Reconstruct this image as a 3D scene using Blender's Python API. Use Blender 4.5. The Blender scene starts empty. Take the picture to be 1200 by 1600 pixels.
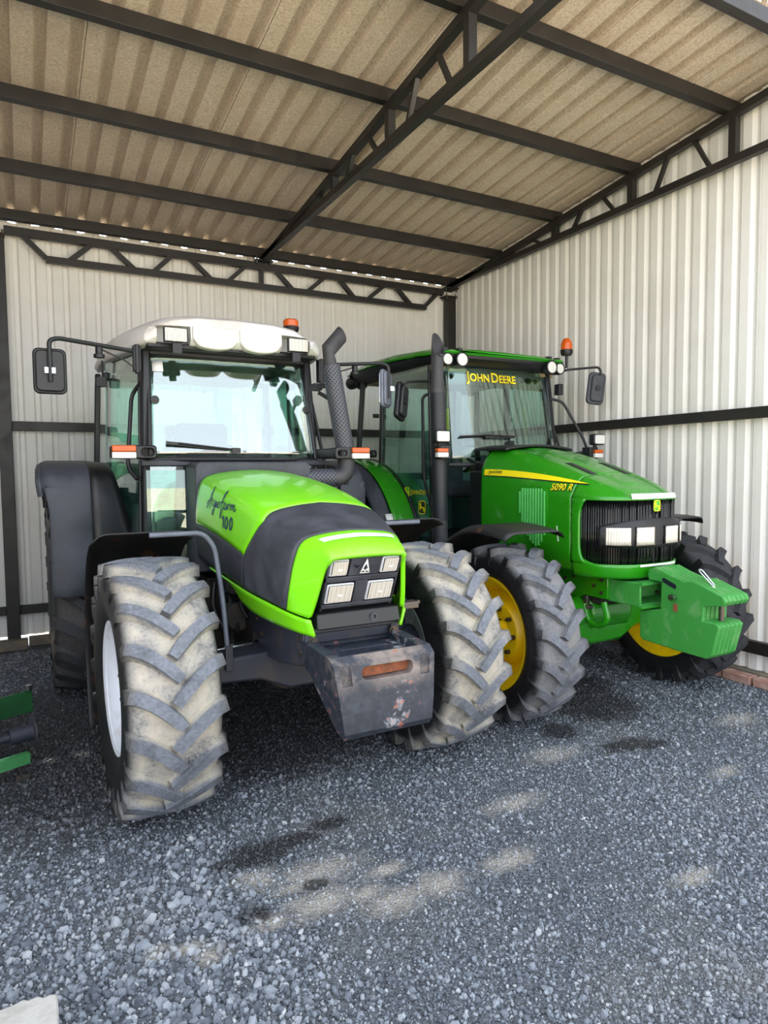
EXPO = 0.78
import bpy, bmesh, math, random
import numpy as np
from mathutils import Vector, Matrix, Quaternion
random.seed(7)
rng = np.random.default_rng(11)
PI = math.pi
scn = bpy.context.scene
COL = scn.collection
R = math.radians

# ------------------------------------------------------------------ materials
def mat(name, col, rough=.5, metal=0., spec=.5, coat=0., emit=None, estr=0.):
    m = bpy.data.materials.new(name); m.use_nodes = True
    b = m.node_tree.nodes['Principled BSDF']
    b.inputs['Base Color'].default_value = (*col, 1)
    b.inputs['Roughness'].default_value = rough
    b.inputs['Metallic'].default_value = metal
    b.inputs['Specular IOR Level'].default_value = spec
    b.inputs['Coat Weight'].default_value = coat
    if emit:
        b.inputs['Emission Color'].default_value = (*emit, 1); b.inputs['Emission Strength'].default_value = estr
    return m
def srgb(r, g, b):
    f = lambda c: (c/255/12.92) if c/255 <= .04045 else ((c/255+.055)/1.055)**2.4
    return (f(r), f(g), f(b))
class NT:
    def __init__(s, m): s.m = m; s.t = m.node_tree; s.b = s.t.nodes['Principled BSDF']
    def n(s, kind, **kw):
        x = s.t.nodes.new(kind)
        for k, v in kw.items():
            if k.startswith('_'): setattr(x, k[1:], v)
            else: x.inputs[k.replace('__', ' ')].default_value = v
        return x
    def l(s, a, b): s.t.links.new(a, b)
    def coord(s, out='Object'): return s.n('ShaderNodeTexCoord').outputs[out]
    def noise(s, scale, detail=4, rough=.55, vec=None, dist=0.):
        x = s.n('ShaderNodeTexNoise', Scale=scale, Detail=detail, Roughness=rough, Distortion=dist)
        s.l(vec if vec is not None else s.coord(), x.inputs['Vector']); return x.outputs['Fac']
    def ramp(s, fac, stops):
        r = s.n('ShaderNodeValToRGB'); e = r.color_ramp.elements
        while len(e) < len(stops): e.new(.5)
        for el, (p, c) in zip(e, stops): el.position = p; el.color = (*c, 1) if len(c) == 3 else c
        s.l(fac, r.inputs['Fac']); return r.outputs['Color']
    def mixc(s, fac, a, b):
        x = s.n('ShaderNodeMix', _data_type='RGBA')
        for k, v in ((0, fac), (6, a), (7, b)):
            if hasattr(v, 'is_output'): s.l(v, x.inputs[k])
            else: x.inputs[k].default_value = v if k == 0 else (*v, 1)
        return x.outputs[2]
    def math(s, op, a, b=None, c=None):
        x = s.n('ShaderNodeMath', _operation=op)
        for k, v in enumerate((a, b, c)):
            if v is None: continue
            if hasattr(v, 'is_output'): s.l(v, x.inputs[k])
            else: x.inputs[k].default_value = v
        return x.outputs[0]
    def mapr(s, v, a, b, c=0., d=1.):
        x = s.n('ShaderNodeMapRange'); s.l(v, x.inputs[0])
        for k, q in zip((1, 2, 3, 4), (a, b, c, d)): x.inputs[k].default_value = q
        return x.outputs[0]
    def bump(s, h, strength=.3, dist=.01):
        x = s.n('ShaderNodeBump', Strength=strength, Distance=dist); s.l(h, x.inputs['Height']); s.l(x.outputs[0], s.b.inputs['Normal'])
    def base(s, c): s.l(c, s.b.inputs['Base Color'])
    def rough(s, v): s.l(v, s.b.inputs['Roughness'])

M = {}
def grubby(name, col, col2, scale, lo, hi, rough=.5, rough2=None, metal=0., coat=0., bump=0., spec=.5, fine=0.):
    m = mat(name, col, rough, metal, spec, coat); t = NT(m)
    f = t.noise(scale, 6, .62)
    c = t.mixc(t.mapr(f, lo, hi), col, col2)
    if fine:
        g = t.noise(scale*14, 3, .6); c = t.mixc(t.mapr(g, .35, .75, 0, fine), c, col2)
    t.base(c)
    if rough2 is not None: t.rough(t.mapr(f, lo, hi, rough, rough2))
    if bump: t.bump(t.noise(scale*9, 3), bump, .004)
    M[name] = m; return m

grubby('sheet', srgb(236, 235, 231), srgb(226, 224, 218), 1.3, .42, .68, .38, .5)
grubby('steel', srgb(33, 31, 30), srgb(42, 38, 35), 6, .45, .7, .45, .6, bump=.1)
grubby('df_green', srgb(124, 222, 20), srgb(132, 218, 40), 3, .5, .8, .3, .42, coat=.35)
grubby('jd_green', srgb(36, 136, 16), srgb(44, 132, 26), 4, .55, .8, .25, .4, coat=.4)
grubby('jd_green_worn', srgb(44, 138, 50), srgb(104, 158, 96), 9, .54, .76, .5, .7, fine=.3)
grubby('vent_green', srgb(84, 186, 92), srgb(66, 166, 76), 6, .5, .8, .35)
grubby('jd_yellow', srgb(248, 206, 6), srgb(212, 172, 22), 5, .55, .85, .38, .5)
grubby('charcoal', srgb(50, 52, 59), srgb(74, 77, 86), 5, .42, .72, .5, .62, bump=.06)
grubby('black_plastic', srgb(19, 20, 23), srgb(34, 35, 40), 7, .5, .8, .42, .6)
grubby('black_gloss', srgb(14, 14, 16), srgb(30, 30, 34), 6, .6, .85, .14, .3)
grubby('fender_black', srgb(48, 52, 60), srgb(68, 72, 82), 4, .45, .7, .5, .65)
grubby('rusty_black', srgb(30, 30, 32), srgb(96, 56, 32), 6, .58, .72, .5, .8)
grubby('axle_iron', srgb(46, 50, 62), srgb(70, 62, 56), 6, .5, .75, .5, .7, bump=.15)
grubby('engine', srgb(26, 26, 28), srgb(62, 52, 42), 11, .45, .7, .6, .85, bump=.2)
grubby('rim_white', srgb(214, 218, 226), srgb(178, 170, 160), 6, .58, .8, .4, .6)
grubby('roof_cream', srgb(226, 224, 222), srgb(196, 188, 176), 3, .5, .78, .42, .55)
grubby('bolt', srgb(92, 88, 84), srgb(120, 84, 54), 30, .5, .7, .4, .6, metal=.8)
grubby('chrome', srgb(190, 195, 200), srgb(150, 150, 150), 10, .5, .8, .2, .35, metal=1.)
grubby('trim_cloth', srgb(150, 142, 112), srgb(136, 126, 98), 8, .4, .7, .8)
grubby('seat_cloth', srgb(40, 44, 50), srgb(54, 58, 64), 20, .4, .7, .8)
grubby('cabin_teal', srgb(70, 110, 104), srgb(56, 92, 90), 6, .4, .7, .6)
grubby('brick', srgb(160, 112, 98), srgb(190, 164, 150), 9, .42, .66, .85, bump=.5, fine=.4)
grubby('limestone', srgb(178, 176, 171), srgb(158, 154, 146), 12, .45, .7, .9, bump=.5)
grubby('kerb', srgb(112, 106, 96), srgb(150, 132, 106), 5, .4, .7, .9, bump=.5)
grubby('sand', srgb(220, 208, 184), srgb(204, 190, 162), .5, .35, .7, .95)
grubby('implement_green', srgb(52, 120, 66), srgb(120, 190, 140), 8, .52, .68, .6)
grubby('implement_dark', srgb(16, 74, 34), srgb(26, 60, 34), 8, .45, .7, .5)
grubby('pale_wood', srgb(196, 172, 120), srgb(160, 132, 84), 14, .4, .7, .9)
M['white_decal'] = mat('white_decal', srgb(240, 240, 236), .35)
M['yellow_decal'] = mat('yellow_decal', srgb(246, 226, 20), .4)
M['jd_badge'] = mat('jd_badge', srgb(70, 170, 40), .35)
M['ink'] = mat('ink', srgb(22, 26, 40), .4)
M['blue_ink'] = mat('blue_ink', srgb(30, 52, 92), .4)
M['mirror'] = mat('mirror', srgb(200, 205, 210), .03, 1.)
m = mat('reflector', srgb(186, 186, 184), .2, 1.); t = NT(m); v = t.n('ShaderNodeTexVoronoi', Scale=42.); t.l(t.coord(), v.inputs['Vector']); t.bump(v.outputs['Distance'], .4, .012); M['reflector'] = m
M['lamp_bulb'] = mat('lamp_bulb', srgb(236, 232, 222), .2)

# ribbed sheet used on the walls: faint dust near the ground
m = M['sheet']; t = NT(m)
# fibre-cement like roof underside
m = mat('roof_fibre', srgb(176, 162, 136), .9); t = NT(m); M['roof_fibre'] = m
f1 = t.noise(60, 5, .75); f2 = t.noise(3.2, 4, .6)
c = t.ramp(f1, [(.3, srgb(158, 145, 130)), (.52, srgb(200, 185, 168)), (.72, srgb(222, 208, 192))])
c = t.mixc(t.mapr(f2, .5, .75, 0, .55), c, srgb(176, 156, 132)); t.base(c); t.bump(f1, .5, .006)

# glass: tinted clear pane with a fresnel mirror on it
def glass(name, tint, ior=1.55, rough=.0):
    m = bpy.data.materials.new(name); m.use_nodes = True; nt = m.node_tree; nt.nodes.clear()
    o = nt.nodes.new('ShaderNodeOutputMaterial'); mx = nt.nodes.new('ShaderNodeMixShader')
    tr = nt.nodes.new('ShaderNodeBsdfTransparent'); gl = nt.nodes.new('ShaderNodeBsdfGlossy'); fr = nt.nodes.new('ShaderNodeFresnel')
    tr.inputs[0].default_value = (*tint, 1); gl.inputs[0].default_value = (1, 1, 1, 1); gl.inputs[1].default_value = rough
    fr.inputs[0].default_value = ior
    geo = nt.nodes.new('ShaderNodeNewGeometry'); vm = nt.nodes.new('ShaderNodeVectorMath'); vm.operation = 'SCALE'
    # same fresnel on both faces: flip the normal on back faces
    ma = nt.nodes.new('ShaderNodeMath'); ma.operation = 'MULTIPLY_ADD'; ma.inputs[1].default_value = -2; ma.inputs[2].default_value = 1
    nt.links.new(geo.outputs['Backfacing'], ma.inputs[0]); nt.links.new(ma.outputs[0], vm.inputs['Scale']); nt.links.new(geo.outputs['Normal'], vm.inputs[0])
    lw = nt.nodes.new('ShaderNodeLayerWeight'); lw.inputs[0].default_value = .5
    # schlick from facing
    p = nt.nodes.new('ShaderNodeMath'); p.operation = 'POWER'; p.inputs[1].default_value = 5; nt.links.new(lw.outputs['Facing'], p.inputs[0])
    f0 = ((ior-1)/(ior+1))**2*1.9
    q = nt.nodes.new('ShaderNodeMath'); q.operation = 'MULTIPLY_ADD'; q.inputs[1].default_value = 1-f0; q.inputs[2].default_value = f0
    nt.links.new(p.outputs[0], q.inputs[0]); nt.nodes.remove(fr); nt.nodes.remove(vm); nt.nodes.remove(ma); nt.nodes.remove(geo)
    nt.links.new(q.outputs[0], mx.inputs[0]); nt.links.new(tr.outputs[0], mx.inputs[1]); nt.links.new(gl.outputs[0], mx.inputs[2])
    nt.links.new(mx.outputs[0], o.inputs[0]); M[name] = m; return m
glass('df_glass', (.80, .92, .88), 1.95)
glass('jd_glass', (.76, .93, .88), 1.6)
glass('lens', (.97, .97, .97), 1.5)
glass('header_tint', (.62, .56, .30), 1.5)
def lens(name, c, tr=.35):
    m = mat(name, c, .18, 0, .6); b = m.node_tree.nodes['Principled BSDF']; b.inputs['Transmission Weight'].default_value = tr; M[name] = m
lens('amber', srgb(236, 104, 24)); lens('white_lens', srgb(240, 238, 234), .2)
lens('frost_lens', srgb(228, 228, 224), .15); lens('ribbed_lens', srgb(244, 238, 226), .35)
glass('clear_lens', (.93, .93, .91), 1.45)

# tyre rubber: dry mud caught on the tread (object space: x across, radius in y-z)
def rubber(name, Rr, w, mud, mudcol, topcol):
    m = mat(name, srgb(24, 24, 26), .6); t = NT(m)
    xyz = t.n('ShaderNodeSeparateXYZ'); t.l(t.coord(), xyz.inputs[0])
    r = t.math('SQRT', t.math('ADD', t.math('POWER', xyz.outputs[1], 2.), t.math('POWER', xyz.outputs[2], 2.)))
    ax = t.math('ABSOLUTE', xyz.outputs[0])
    n1 = t.noise(7, 5, .6); n2 = t.noise(60, 4, .7); n3 = t.noise(2.2, 3, .5)
    tread = t.math('MULTIPLY', t.mapr(r, Rr*.84, Rr*.90), t.mapr(t.math('ADD', ax, t.math('MULTIPLY', n1, .10)), w*.66, w*.50))
    groove = t.mapr(r, Rr*.985, Rr*.955)
    wear = t.mapr(t.math('ADD', t.math('MULTIPLY', n1, .6), t.math('MULTIPLY', n2, .4)), .36, .58)
    c0 = t.mixc(t.mapr(n2, .4, .7, 0, .4), srgb(20, 20, 22), srgb(48, 48, 52))
    ct = t.mixc(t.mapr(n2, .35, .7), topcol, tuple(min(1, 1.7*q) for q in topcol))
    c1 = t.mixc(t.math('MULTIPLY', tread, t.mapr(n1, .25, .5, .45, .95)), c0, ct)
    mc = t.mixc(t.mapr(n2, .3, .7), mudcol, tuple(.62*q for q in mudcol))
    c2 = t.mixc(t.math('MULTIPLY', t.math('MULTIPLY', t.math('MULTIPLY', tread, groove), wear), mud), c1, mc)
    t.base(c2); t.rough(t.mapr(tread, 0, 1, .45, .85)); t.bump(n2, .35, .004); M[name] = m
rubber('df_front_rubber', .635, .42, .95, srgb(206, 197, 178), srgb(98, 102, 110))
rubber('df_rear_rubber', .80, .46, .3, srgb(120, 112, 100), srgb(50, 51, 55))
rubber('jd_front_rubber', .602, .37, .35, srgb(176, 170, 156), srgb(92, 95, 102))
rubber('jd_rear_rubber', .78, .45, .3, srgb(120, 112, 100), srgb(50, 51, 55))
rubber('jd_far_rubber', .602, .37, .12, srgb(110, 104, 96), srgb(44, 45, 49))

# ------------------------------------------------------------------ mesh building
class MB:
    def __init__(s): s.v = []; s.f = []
    def add(s, vs, fs):
        b = len(s.v); s.v += [tuple(map(float, v)) for v in vs]; s.f += [tuple(b+i for i in f) for f in fs]; return s
    def box(s, c, d, rot=None):
        x, y, z = (q/2 for q in d); c = Vector(c)
        vs = [Vector(p) for p in ((-x,-y,-z),(x,-y,-z),(x,y,-z),(-x,y,-z),(-x,-y,z),(x,-y,z),(x,y,z),(-x,y,z))]
        if rot is not None: vs = [rot @ v for v in vs]
        return s.add([v+c for v in vs], [(0,3,2,1),(4,5,6,7),(0,1,5,4),(1,2,6,5),(2,3,7,6),(3,0,4,7)])
    def box2(s, a, b): 
        return s.box([(p+q)/2 for p, q in zip(a, b)], [abs(q-p) for p, q in zip(a, b)])
    def hexa(s, p):  # 8 corners, bottom loop then top loop
        return s.add(p, [(0,3,2,1),(4,5,6,7),(0,1,5,4),(1,2,6,5),(2,3,7,6),(3,0,4,7)])
    def bar(s, a, b, w, h, up=(0,0,1)):
        a, b = Vector(a), Vector(b); d = (b-a).normalized(); u = Vector(up)
        if abs(d.dot(u)) > .98: u = Vector((0,1,0))
        sx = d.cross(u).normalized(); sz = sx.cross(d)
        P = []
        for q in (a, b):
            P += [q+sx*w/2*i+sz*h/2*j for i, j in ((-1,-1),(1,-1),(1,1),(-1,1))]
        return s.add(P, [(0,1,2,3),(7,6,5,4),(0,4,5,1),(1,5,6,2),(2,6,7,3),(3,7,4,0)])
    def loft(s, rings, closed=True, cap0=True, cap1=True):
        n = len(rings[0]); vs = [p for r in rings for p in r]; fs = []
        for i in range(len(rings)-1):
            for j in range(n if closed else n-1):
                k = (j+1) % n; fs.append((i*n+j, i*n+k, (i+1)*n+k, (i+1)*n+j))
        if cap0: fs.append(tuple(range(n-1, -1, -1)))
        if cap1: fs.append(tuple((len(rings)-1)*n+j for j in range(n)))
        return s.add(vs, fs)
    def tube(s, pts, r, n=10, cap=True, smooth=0):
        P = [Vector(p) for p in pts]
        if smooth: P = smooth_path(P, smooth)
        rs = r if isinstance(r, (list, tuple)) else [r]*len(P)
        if len(rs) != len(P): rs = [rs[0]+(rs[-1]-rs[0])*i/(len(P)-1) for i in range(len(P))]
        T = [(P[min(i+1, len(P)-1)]-P[max(i-1, 0)]).normalized() for i in range(len(P))]
        u = T[0].orthogonal().normalized(); rings = []
        for i, p in enumerate(P):
            if i: u = (T[i-1].rotation_difference(T[i]) @ u); u = (u-T[i]*u.dot(T[i])).normalized()
            w = T[i].cross(u)
            rings.append([p+(u*math.cos(2*PI*j/n)+w*math.sin(2*PI*j/n))*rs[i] for j in range(n)])
        return s.loft(rings, True, cap, cap)
    def cyl(s, a, b, r, n=20, r2=None): return s.tube([a, b], [r, r if r2 is None else r2], n)
    def lathe(s, prof, n=48, axis='x', o=(0,0,0), closed=False, a0=0., a1=2*PI):
        full = abs(a1-a0-2*PI) < 1e-6; m = len(prof); N = n if full else n+1; vs = []; fs = []
        for i in range(N):
            a = a0+(a1-a0)*i/n; c_, s_ = math.cos(a), math.sin(a)
            for (t_, r_) in prof:
                vs.append((o[0]+t_, o[1]-r_*c_, o[2]+r_*s_) if axis == 'x' else (o[0]+r_*c_, o[1]+t_, o[2]+r_*s_) if axis == 'y' else (o[0]+r_*c_, o[1]+r_*s_, o[2]+t_))
        for i in range(n):
            k = (i+1) % N
            for j in range(m if closed else m-1):
                q = (j+1) % m; fs.append((i*m+j, i*m+q, k*m+q, k*m+j))
        return s.add(vs, fs)
    def prism(s, poly, d0, d1, plane='xz', tr=None):
        def P(u, v, d):
            p = {'xz': (u, d, v), 'yz': (d, u, v), 'xy': (u, v, d)}[plane]
            return tr(Vector(p)) if tr else p
        n = len(poly)
        vs = [P(u, v, d0) for u, v in poly]+[P(u, v, d1) for u, v in poly]
        fs = [tuple(range(n-1, -1, -1)), tuple(range(n, 2*n))]+[(i, (i+1) % n, n+(i+1) % n, n+i) for i in range(n)]
        return s.add(vs, fs)
    def grid(s, fn, nu, nv):
        vs = [fn(i/nu, j/nv) for i in range(nu+1) for j in range(nv+1)]
        fs = [(i*(nv+1)+j, (i+1)*(nv+1)+j, (i+1)*(nv+1)+j+1, i*(nv+1)+j+1) for i in range(nu) for j in range(nv)]
        return s.add(vs, fs)
    def frame(s, poly, w, d0, d1, plane='xz', tr=None):
        # closed frame with outline poly, member width w
        n = len(poly); c = Vector((sum(p[0] for p in poly)/n, sum(p[1] for p in poly)/n)); inn = []
        for i in range(n):
            a, b, e = Vector(poly[i-1]), Vector(poly[i]), Vector(poly[(i+1) % n])
            n1 = Vector((-(b-a).y, (b-a).x)).normalized(); n2 = Vector((-(e-b).y, (e-b).x)).normalized()
            if n1.dot(c-b) < 0: n1 = -n1; n2 = -n2
            k = n1+n2; k = k/max(.3, k.dot(n1)); inn.append(tuple(b+k*w))
        def P(u, v, d):
            p = {'xz': (u, d, v), 'yz': (d, u, v), 'xy': (u, v, d)}[plane]
            return tr(Vector(p)) if tr else p
        vs = [P(*p, d0) for p in poly]+[P(*p, d0) for p in inn]+[P(*p, d1) for p in poly]+[P(*p, d1) for p in inn]
        fs = []
        for i in range(n):
            j = (i+1) % n
            fs += [(i, j, n+j, n+i), (2*n+i, 3*n+i, 3*n+j, 2*n+j), (i, 2*n+i, 2*n+j, j), (n+i, n+j, 3*n+j, 3*n+i)]
        return s.add(vs, fs)
    def build(s, name, m, parent=None, smooth=35, bevel=0., seg=2, solid=0., sub=0, off=-1.):
        me = bpy.data.meshes.new(name); me.from_pydata(s.v, [], s.f); me.validate()
        bm = bmesh.new(); bm.from_mesh(me); bmesh.ops.recalc_face_normals(bm, faces=bm.faces); bm.to_mesh(me); bm.free()
        me.materials.append(M[m] if isinstance(m, str) else m)
        o = bpy.data.objects.new(name, me); COL.objects.link(o)
        if parent is not None: o.parent = parent
        if solid: q = o.modifiers.new('solid', 'SOLIDIFY'); q.thickness = solid; q.offset = off; q.use_even_offset = True
        if bevel: q = o.modifiers.new('bevel', 'BEVEL'); q.width = bevel; q.segments = seg; q.limit_method = 'ANGLE'; q.angle_limit = R(32); q.harden_normals = False
        if sub: q = o.modifiers.new('sub', 'SUBSURF'); q.levels = sub; q.render_levels = sub
        if smooth: 
            me.shade_smooth()
            try: me.set_sharp_from_angle(angle=R(smooth))
            except Exception: pass
        return o
def smooth_path(P, n=6):
    out = []
    for i in range(len(P)-1):
        p0, p1, p2, p3 = P[max(i-1, 0)], P[i], P[i+1], P[min(i+2, len(P)-1)]
        for k in range(n):
            t = k/n; out.append(.5*((2*p1)+(p2-p0)*t+(2*p0-5*p1+4*p2-p3)*t*t+(3*p1-p0-3*p2+p3)*t**3))
    out.append(P[-1]); return out
def fillet(pts, r=.05, n=5):
    P = [Vector(p) for p in pts]; out = [P[0]]
    for i in range(1, len(P)-1):
        a, b, c = P[i-1], P[i], P[i+1]; k = min(r, (a-b).length*.45, (c-b).length*.45)
        p = b+(a-b).normalized()*k; q = b+(c-b).normalized()*k
        for j in range(n+1):
            t = j/n; out.append(p*(1-t)**2+b*2*t*(1-t)+q*t*t)
    out.append(P[-1]); return out
def rrect(cx, cz, w, h, r, n=4):
    out = []
    for sx, sz, a0 in ((1,1,0),(-1,1,PI/2),(-1,-1,PI),(1,-1,1.5*PI)):
        for k in range(n+1):
            a = a0+PI/2*k/n; out.append((cx+sx*(w/2-r)+r*math.cos(a), cz+sz*(h/2-r)+r*math.sin(a)))
    return out
def empty(name, loc, label, cat, group=None):
    o = bpy.data.objects.new(name, None); COL.objects.link(o); o.location = loc; o.empty_display_size = .2
    o['label'] = label; o['category'] = cat
    if group: o['group'] = group
    return o
def tag(o, label, cat, group=None, kind=None):
    o['label'] = label; o['category'] = cat
    if group: o['group'] = group
    if kind: o['kind'] = kind
    return o
def lab(o, t): o['label'] = t; return o
def struct(o): o['kind'] = 'structure'; return o
def dup(o, parent=None, loc=None):
    c = o.copy(); COL.objects.link(c); c.parent = parent
    if loc is not None: c.location = loc
    for ch in [x for x in bpy.data.objects if x.parent == o]: dup(ch, c)
    return c
def text_mesh(s, size=1., shear=0., spacing=1.):
    cu = bpy.data.curves.new('t', 'FONT'); cu.body = s; cu.size = size; cu.shear = shear; cu.space_character = spacing; cu.align_x = 'LEFT'; cu.resolution_u = 3
    o = bpy.data.objects.new('t', cu); COL.objects.link(o); bpy.context.view_layer.update()
    me = bpy.data.meshes.new_from_object(o.evaluated_get(bpy.context.evaluated_depsgraph_get()))
    v = [tuple(x.co) for x in me.vertices]; f = [tuple(p.vertices) for p in me.polygons]
    bpy.data.objects.remove(o); bpy.data.curves.remove(cu); bpy.data.meshes.remove(me); return v, f
def text_on(mb, s, size, fn, shear=0., spacing=1., width=None, bold=0.):
    """lay flat lettering on a surface: fn(u,v)->point; scaled to width when given; small-caps words: capital letters after the first of a word are smaller"""
    v, f = text_mesh(s, size, shear, spacing)
    x1 = max(p[0] for p in v); k = (width/x1) if width else 1.
    mb.add([fn(p[0]*k, p[1]*k if width else p[1]) for p in v], f)
    if bold:
        for dx, dy in ((bold, 0), (0, bold), (bold, bold)):
            mb.add([fn(p[0]*k+dx, p[1]*k+dy) for p in v], f)
    return x1*k
def small_caps(mb, words, size, fn, gap=.25, bold=0., small=.74, spacing=1.):
    u = 0.
    for w in words:
        v, f = text_mesh(w[0], size, 0, spacing); mx = max(p[0] for p in v)
        for dx, dy in ((0,0),(bold,0),(0,bold),(bold,bold)) if bold else ((0,0),): mb.add([fn(u+p[0]+dx, p[1]+dy) for p in v], f)
        u += mx+size*.07
        v, f = text_mesh(w[1:], size*small, 0, spacing); mx = max(p[0] for p in v)
        for dx, dy in ((0,0),(bold,0),(0,bold),(bold,bold)) if bold else ((0,0),): mb.add([fn(u+p[0]+dx, p[1]+dy) for p in v], f)
        u += mx+size*gap
    return u
def strokes(mb, lines, w, fn):
    for L in lines:
        P = smooth_path([Vector((*p, 0)) for p in L], 5) if len(L) > 2 else [Vector((*p, 0)) for p in L]
        vs = []; 
        for i, p in enumerate(P):
            t_ = (P[min(i+1, len(P)-1)]-P[max(i-1, 0)]).normalized(); n_ = Vector((-t_.y, t_.x, 0))
            ww = w*(.75+.5*abs(t_.y)); vs += [fn(*(p+n_*ww/2)[:2]), fn(*(p-n_*ww/2)[:2])]
        mb.add(vs, [(2*i, 2*i+1, 2*i+3, 2*i+2) for i in range(len(P)-1)])
def cr(keys, vals, x):
    """smooth interpolation of rows of values over increasing keys"""
    if x <= keys[0]: return list(vals[0])
    if x >= keys[-1]: return list(vals[-1])
    i = max(k for k in range(len(keys)-1) if keys[k] <= x)
    t = (x-keys[i])/(keys[i+1]-keys[i]); out = []
    for c in range(len(vals[0])):
        p1, p2 = vals[i][c], vals[i+1][c]; h = keys[i+1]-keys[i]
        m1 = (vals[i+1][c]-vals[i-1][c])/(keys[i+1]-keys[i-1])*h if i > 0 else (p2-p1)
        m2 = (vals[i+2][c]-vals[i][c])/(keys[i+2]-keys[i])*h if i+2 < len(keys) else (p2-p1)
        out.append((2*t**3-3*t*t+1)*p1+(t**3-2*t*t+t)*m1+(-2*t**3+3*t*t)*p2+(t**3-t*t)*m2)
    return out
# ------------------------------------------------------------------ the shed (world: x right along the back wall, y depth, z up)
WX, DY = 5.10, 7.523
ROOF = lambda y: 4.93-.0963*y       # underside of the sheets
def gravel_mat(name, stones):
    m = mat(name, (.1, .1, .1), .9); t = NT(m); gm = t.n('ShaderNodeNewGeometry').outputs['Position']
    sx = t.n('ShaderNodeSeparateXYZ'); t.l(gm, sx.inputs[0]); px, py = sx.outputs[0], sx.outputs[1]
    cols = [(0., srgb(58, 64, 72)), (.3, srgb(92, 99, 108)), (.65, srgb(126, 133, 142)), (.9, srgb(148, 154, 160)), (1., srgb(180, 183, 184))]
    n0 = t.noise(1.1, 4, .6, gm)
    if stones:
        rnd = t.n('ShaderNodeObjectInfo').outputs['Random']; c = t.ramp(rnd, cols)
        f = t.noise(90, 4, .7, gm); c = t.mixc(t.mapr(f, .3, .75, 0, .5), c, srgb(112, 118, 126))
    else:
        v = t.n('ShaderNodeTexVoronoi', Scale=85.); t.l(gm, v.inputs['Vector']); v2 = t.n('ShaderNodeTexVoronoi', Scale=190.); t.l(gm, v2.inputs['Vector'])
        rgb = t.n('ShaderNodeSeparateColor'); t.l(v.outputs['Color'], rgb.inputs[0]); rgb2 = t.n('ShaderNodeSeparateColor'); t.l(v2.outputs['Color'], rgb2.inputs[0])
        c = t.ramp(t.math('MULTIPLY_ADD', rgb.outputs[0], .6, t.math('MULTIPLY', rgb2.outputs[0], .4)), [(p, tuple(.56*q for q in k)) for p, k in cols])
        h = t.math('ADD', t.mapr(v.outputs['Distance'], 0, .6, 1, 0), t.math('MULTIPLY', t.mapr(v2.outputs['Distance'], 0, .6, 1, 0), .5)); t.bump(h, .9, .012)
    # finer, dustier patches
    c = t.mixc(t.mapr(n0, .52, .72, 0, .35), c, srgb(128, 124, 118))
    def blob(lst, soft):
        tot = None; wob = t.noise(13, 6, .75, gm)
        for (x, y, rx, ry) in lst:
            a = t.math('POWER', t.math('MULTIPLY', t.math('SUBTRACT', px, x), 1/rx), 2.); b = t.math('POWER', t.math('MULTIPLY', t.math('SUBTRACT', py, y), 1/ry), 2.)
            d = t.math('ADD', t.math('SQRT', t.math('ADD', a, b)), t.math('MULTIPLY', t.math('SUBTRACT', wob, .5), 2.2))
            k = t.mapr(d, 1.25, 1.25-soft, 0, 1); tot = k if tot is None else t.math('MAXIMUM', tot, k)
        return tot
    sand = blob([(1.80,2.22,.16,.07),(1.45,2.23,.12,.09),(.98,2.36,.16,.10),(.76,2.34,.10,.06),(.52,2.28,.08,.05),(.46,2.35,.06,.04),(4.2,2.76,.22,.10),(1.24,2.22,.16,.08),(.80,2.62,.10,.09),(.36,2.38,.06,.05),(2.72,2.95,.2,.1),(2.4,1.75,.14,.05),(3.4,2.3,.14,.06),(1.05,2.55,.2,.1),(2.15,2.6,.2,.08),(1.15,2.32,.10,.05),(1.3,2.42,.10,.05),(.9,2.5,.08,.04)], 1.1)
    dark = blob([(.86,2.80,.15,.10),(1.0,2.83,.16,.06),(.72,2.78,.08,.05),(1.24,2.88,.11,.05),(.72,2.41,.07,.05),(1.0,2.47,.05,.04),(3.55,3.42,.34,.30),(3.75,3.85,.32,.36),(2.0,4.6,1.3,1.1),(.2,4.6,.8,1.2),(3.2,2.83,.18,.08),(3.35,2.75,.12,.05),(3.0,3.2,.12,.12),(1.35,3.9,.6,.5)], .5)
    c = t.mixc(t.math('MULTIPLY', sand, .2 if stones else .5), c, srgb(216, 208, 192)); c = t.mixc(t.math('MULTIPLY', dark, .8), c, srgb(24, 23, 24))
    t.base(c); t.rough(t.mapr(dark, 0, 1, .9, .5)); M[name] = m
gravel_mat('gravel_bed', False); gravel_mat('gravel_stone', True)

b = MB().grid(lambda u, v: (-7.5+u*13.0, -1.0+v*8.9, 0), 40, 40)
struct(b.build('floor', 'gravel_bed', smooth=0))
b = MB().grid(lambda u, v: (-60+120*u, -70+120*v, -.03), 6, 6)
o = b.build('ground_outside', 'sand', smooth=0); struct(o)

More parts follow.
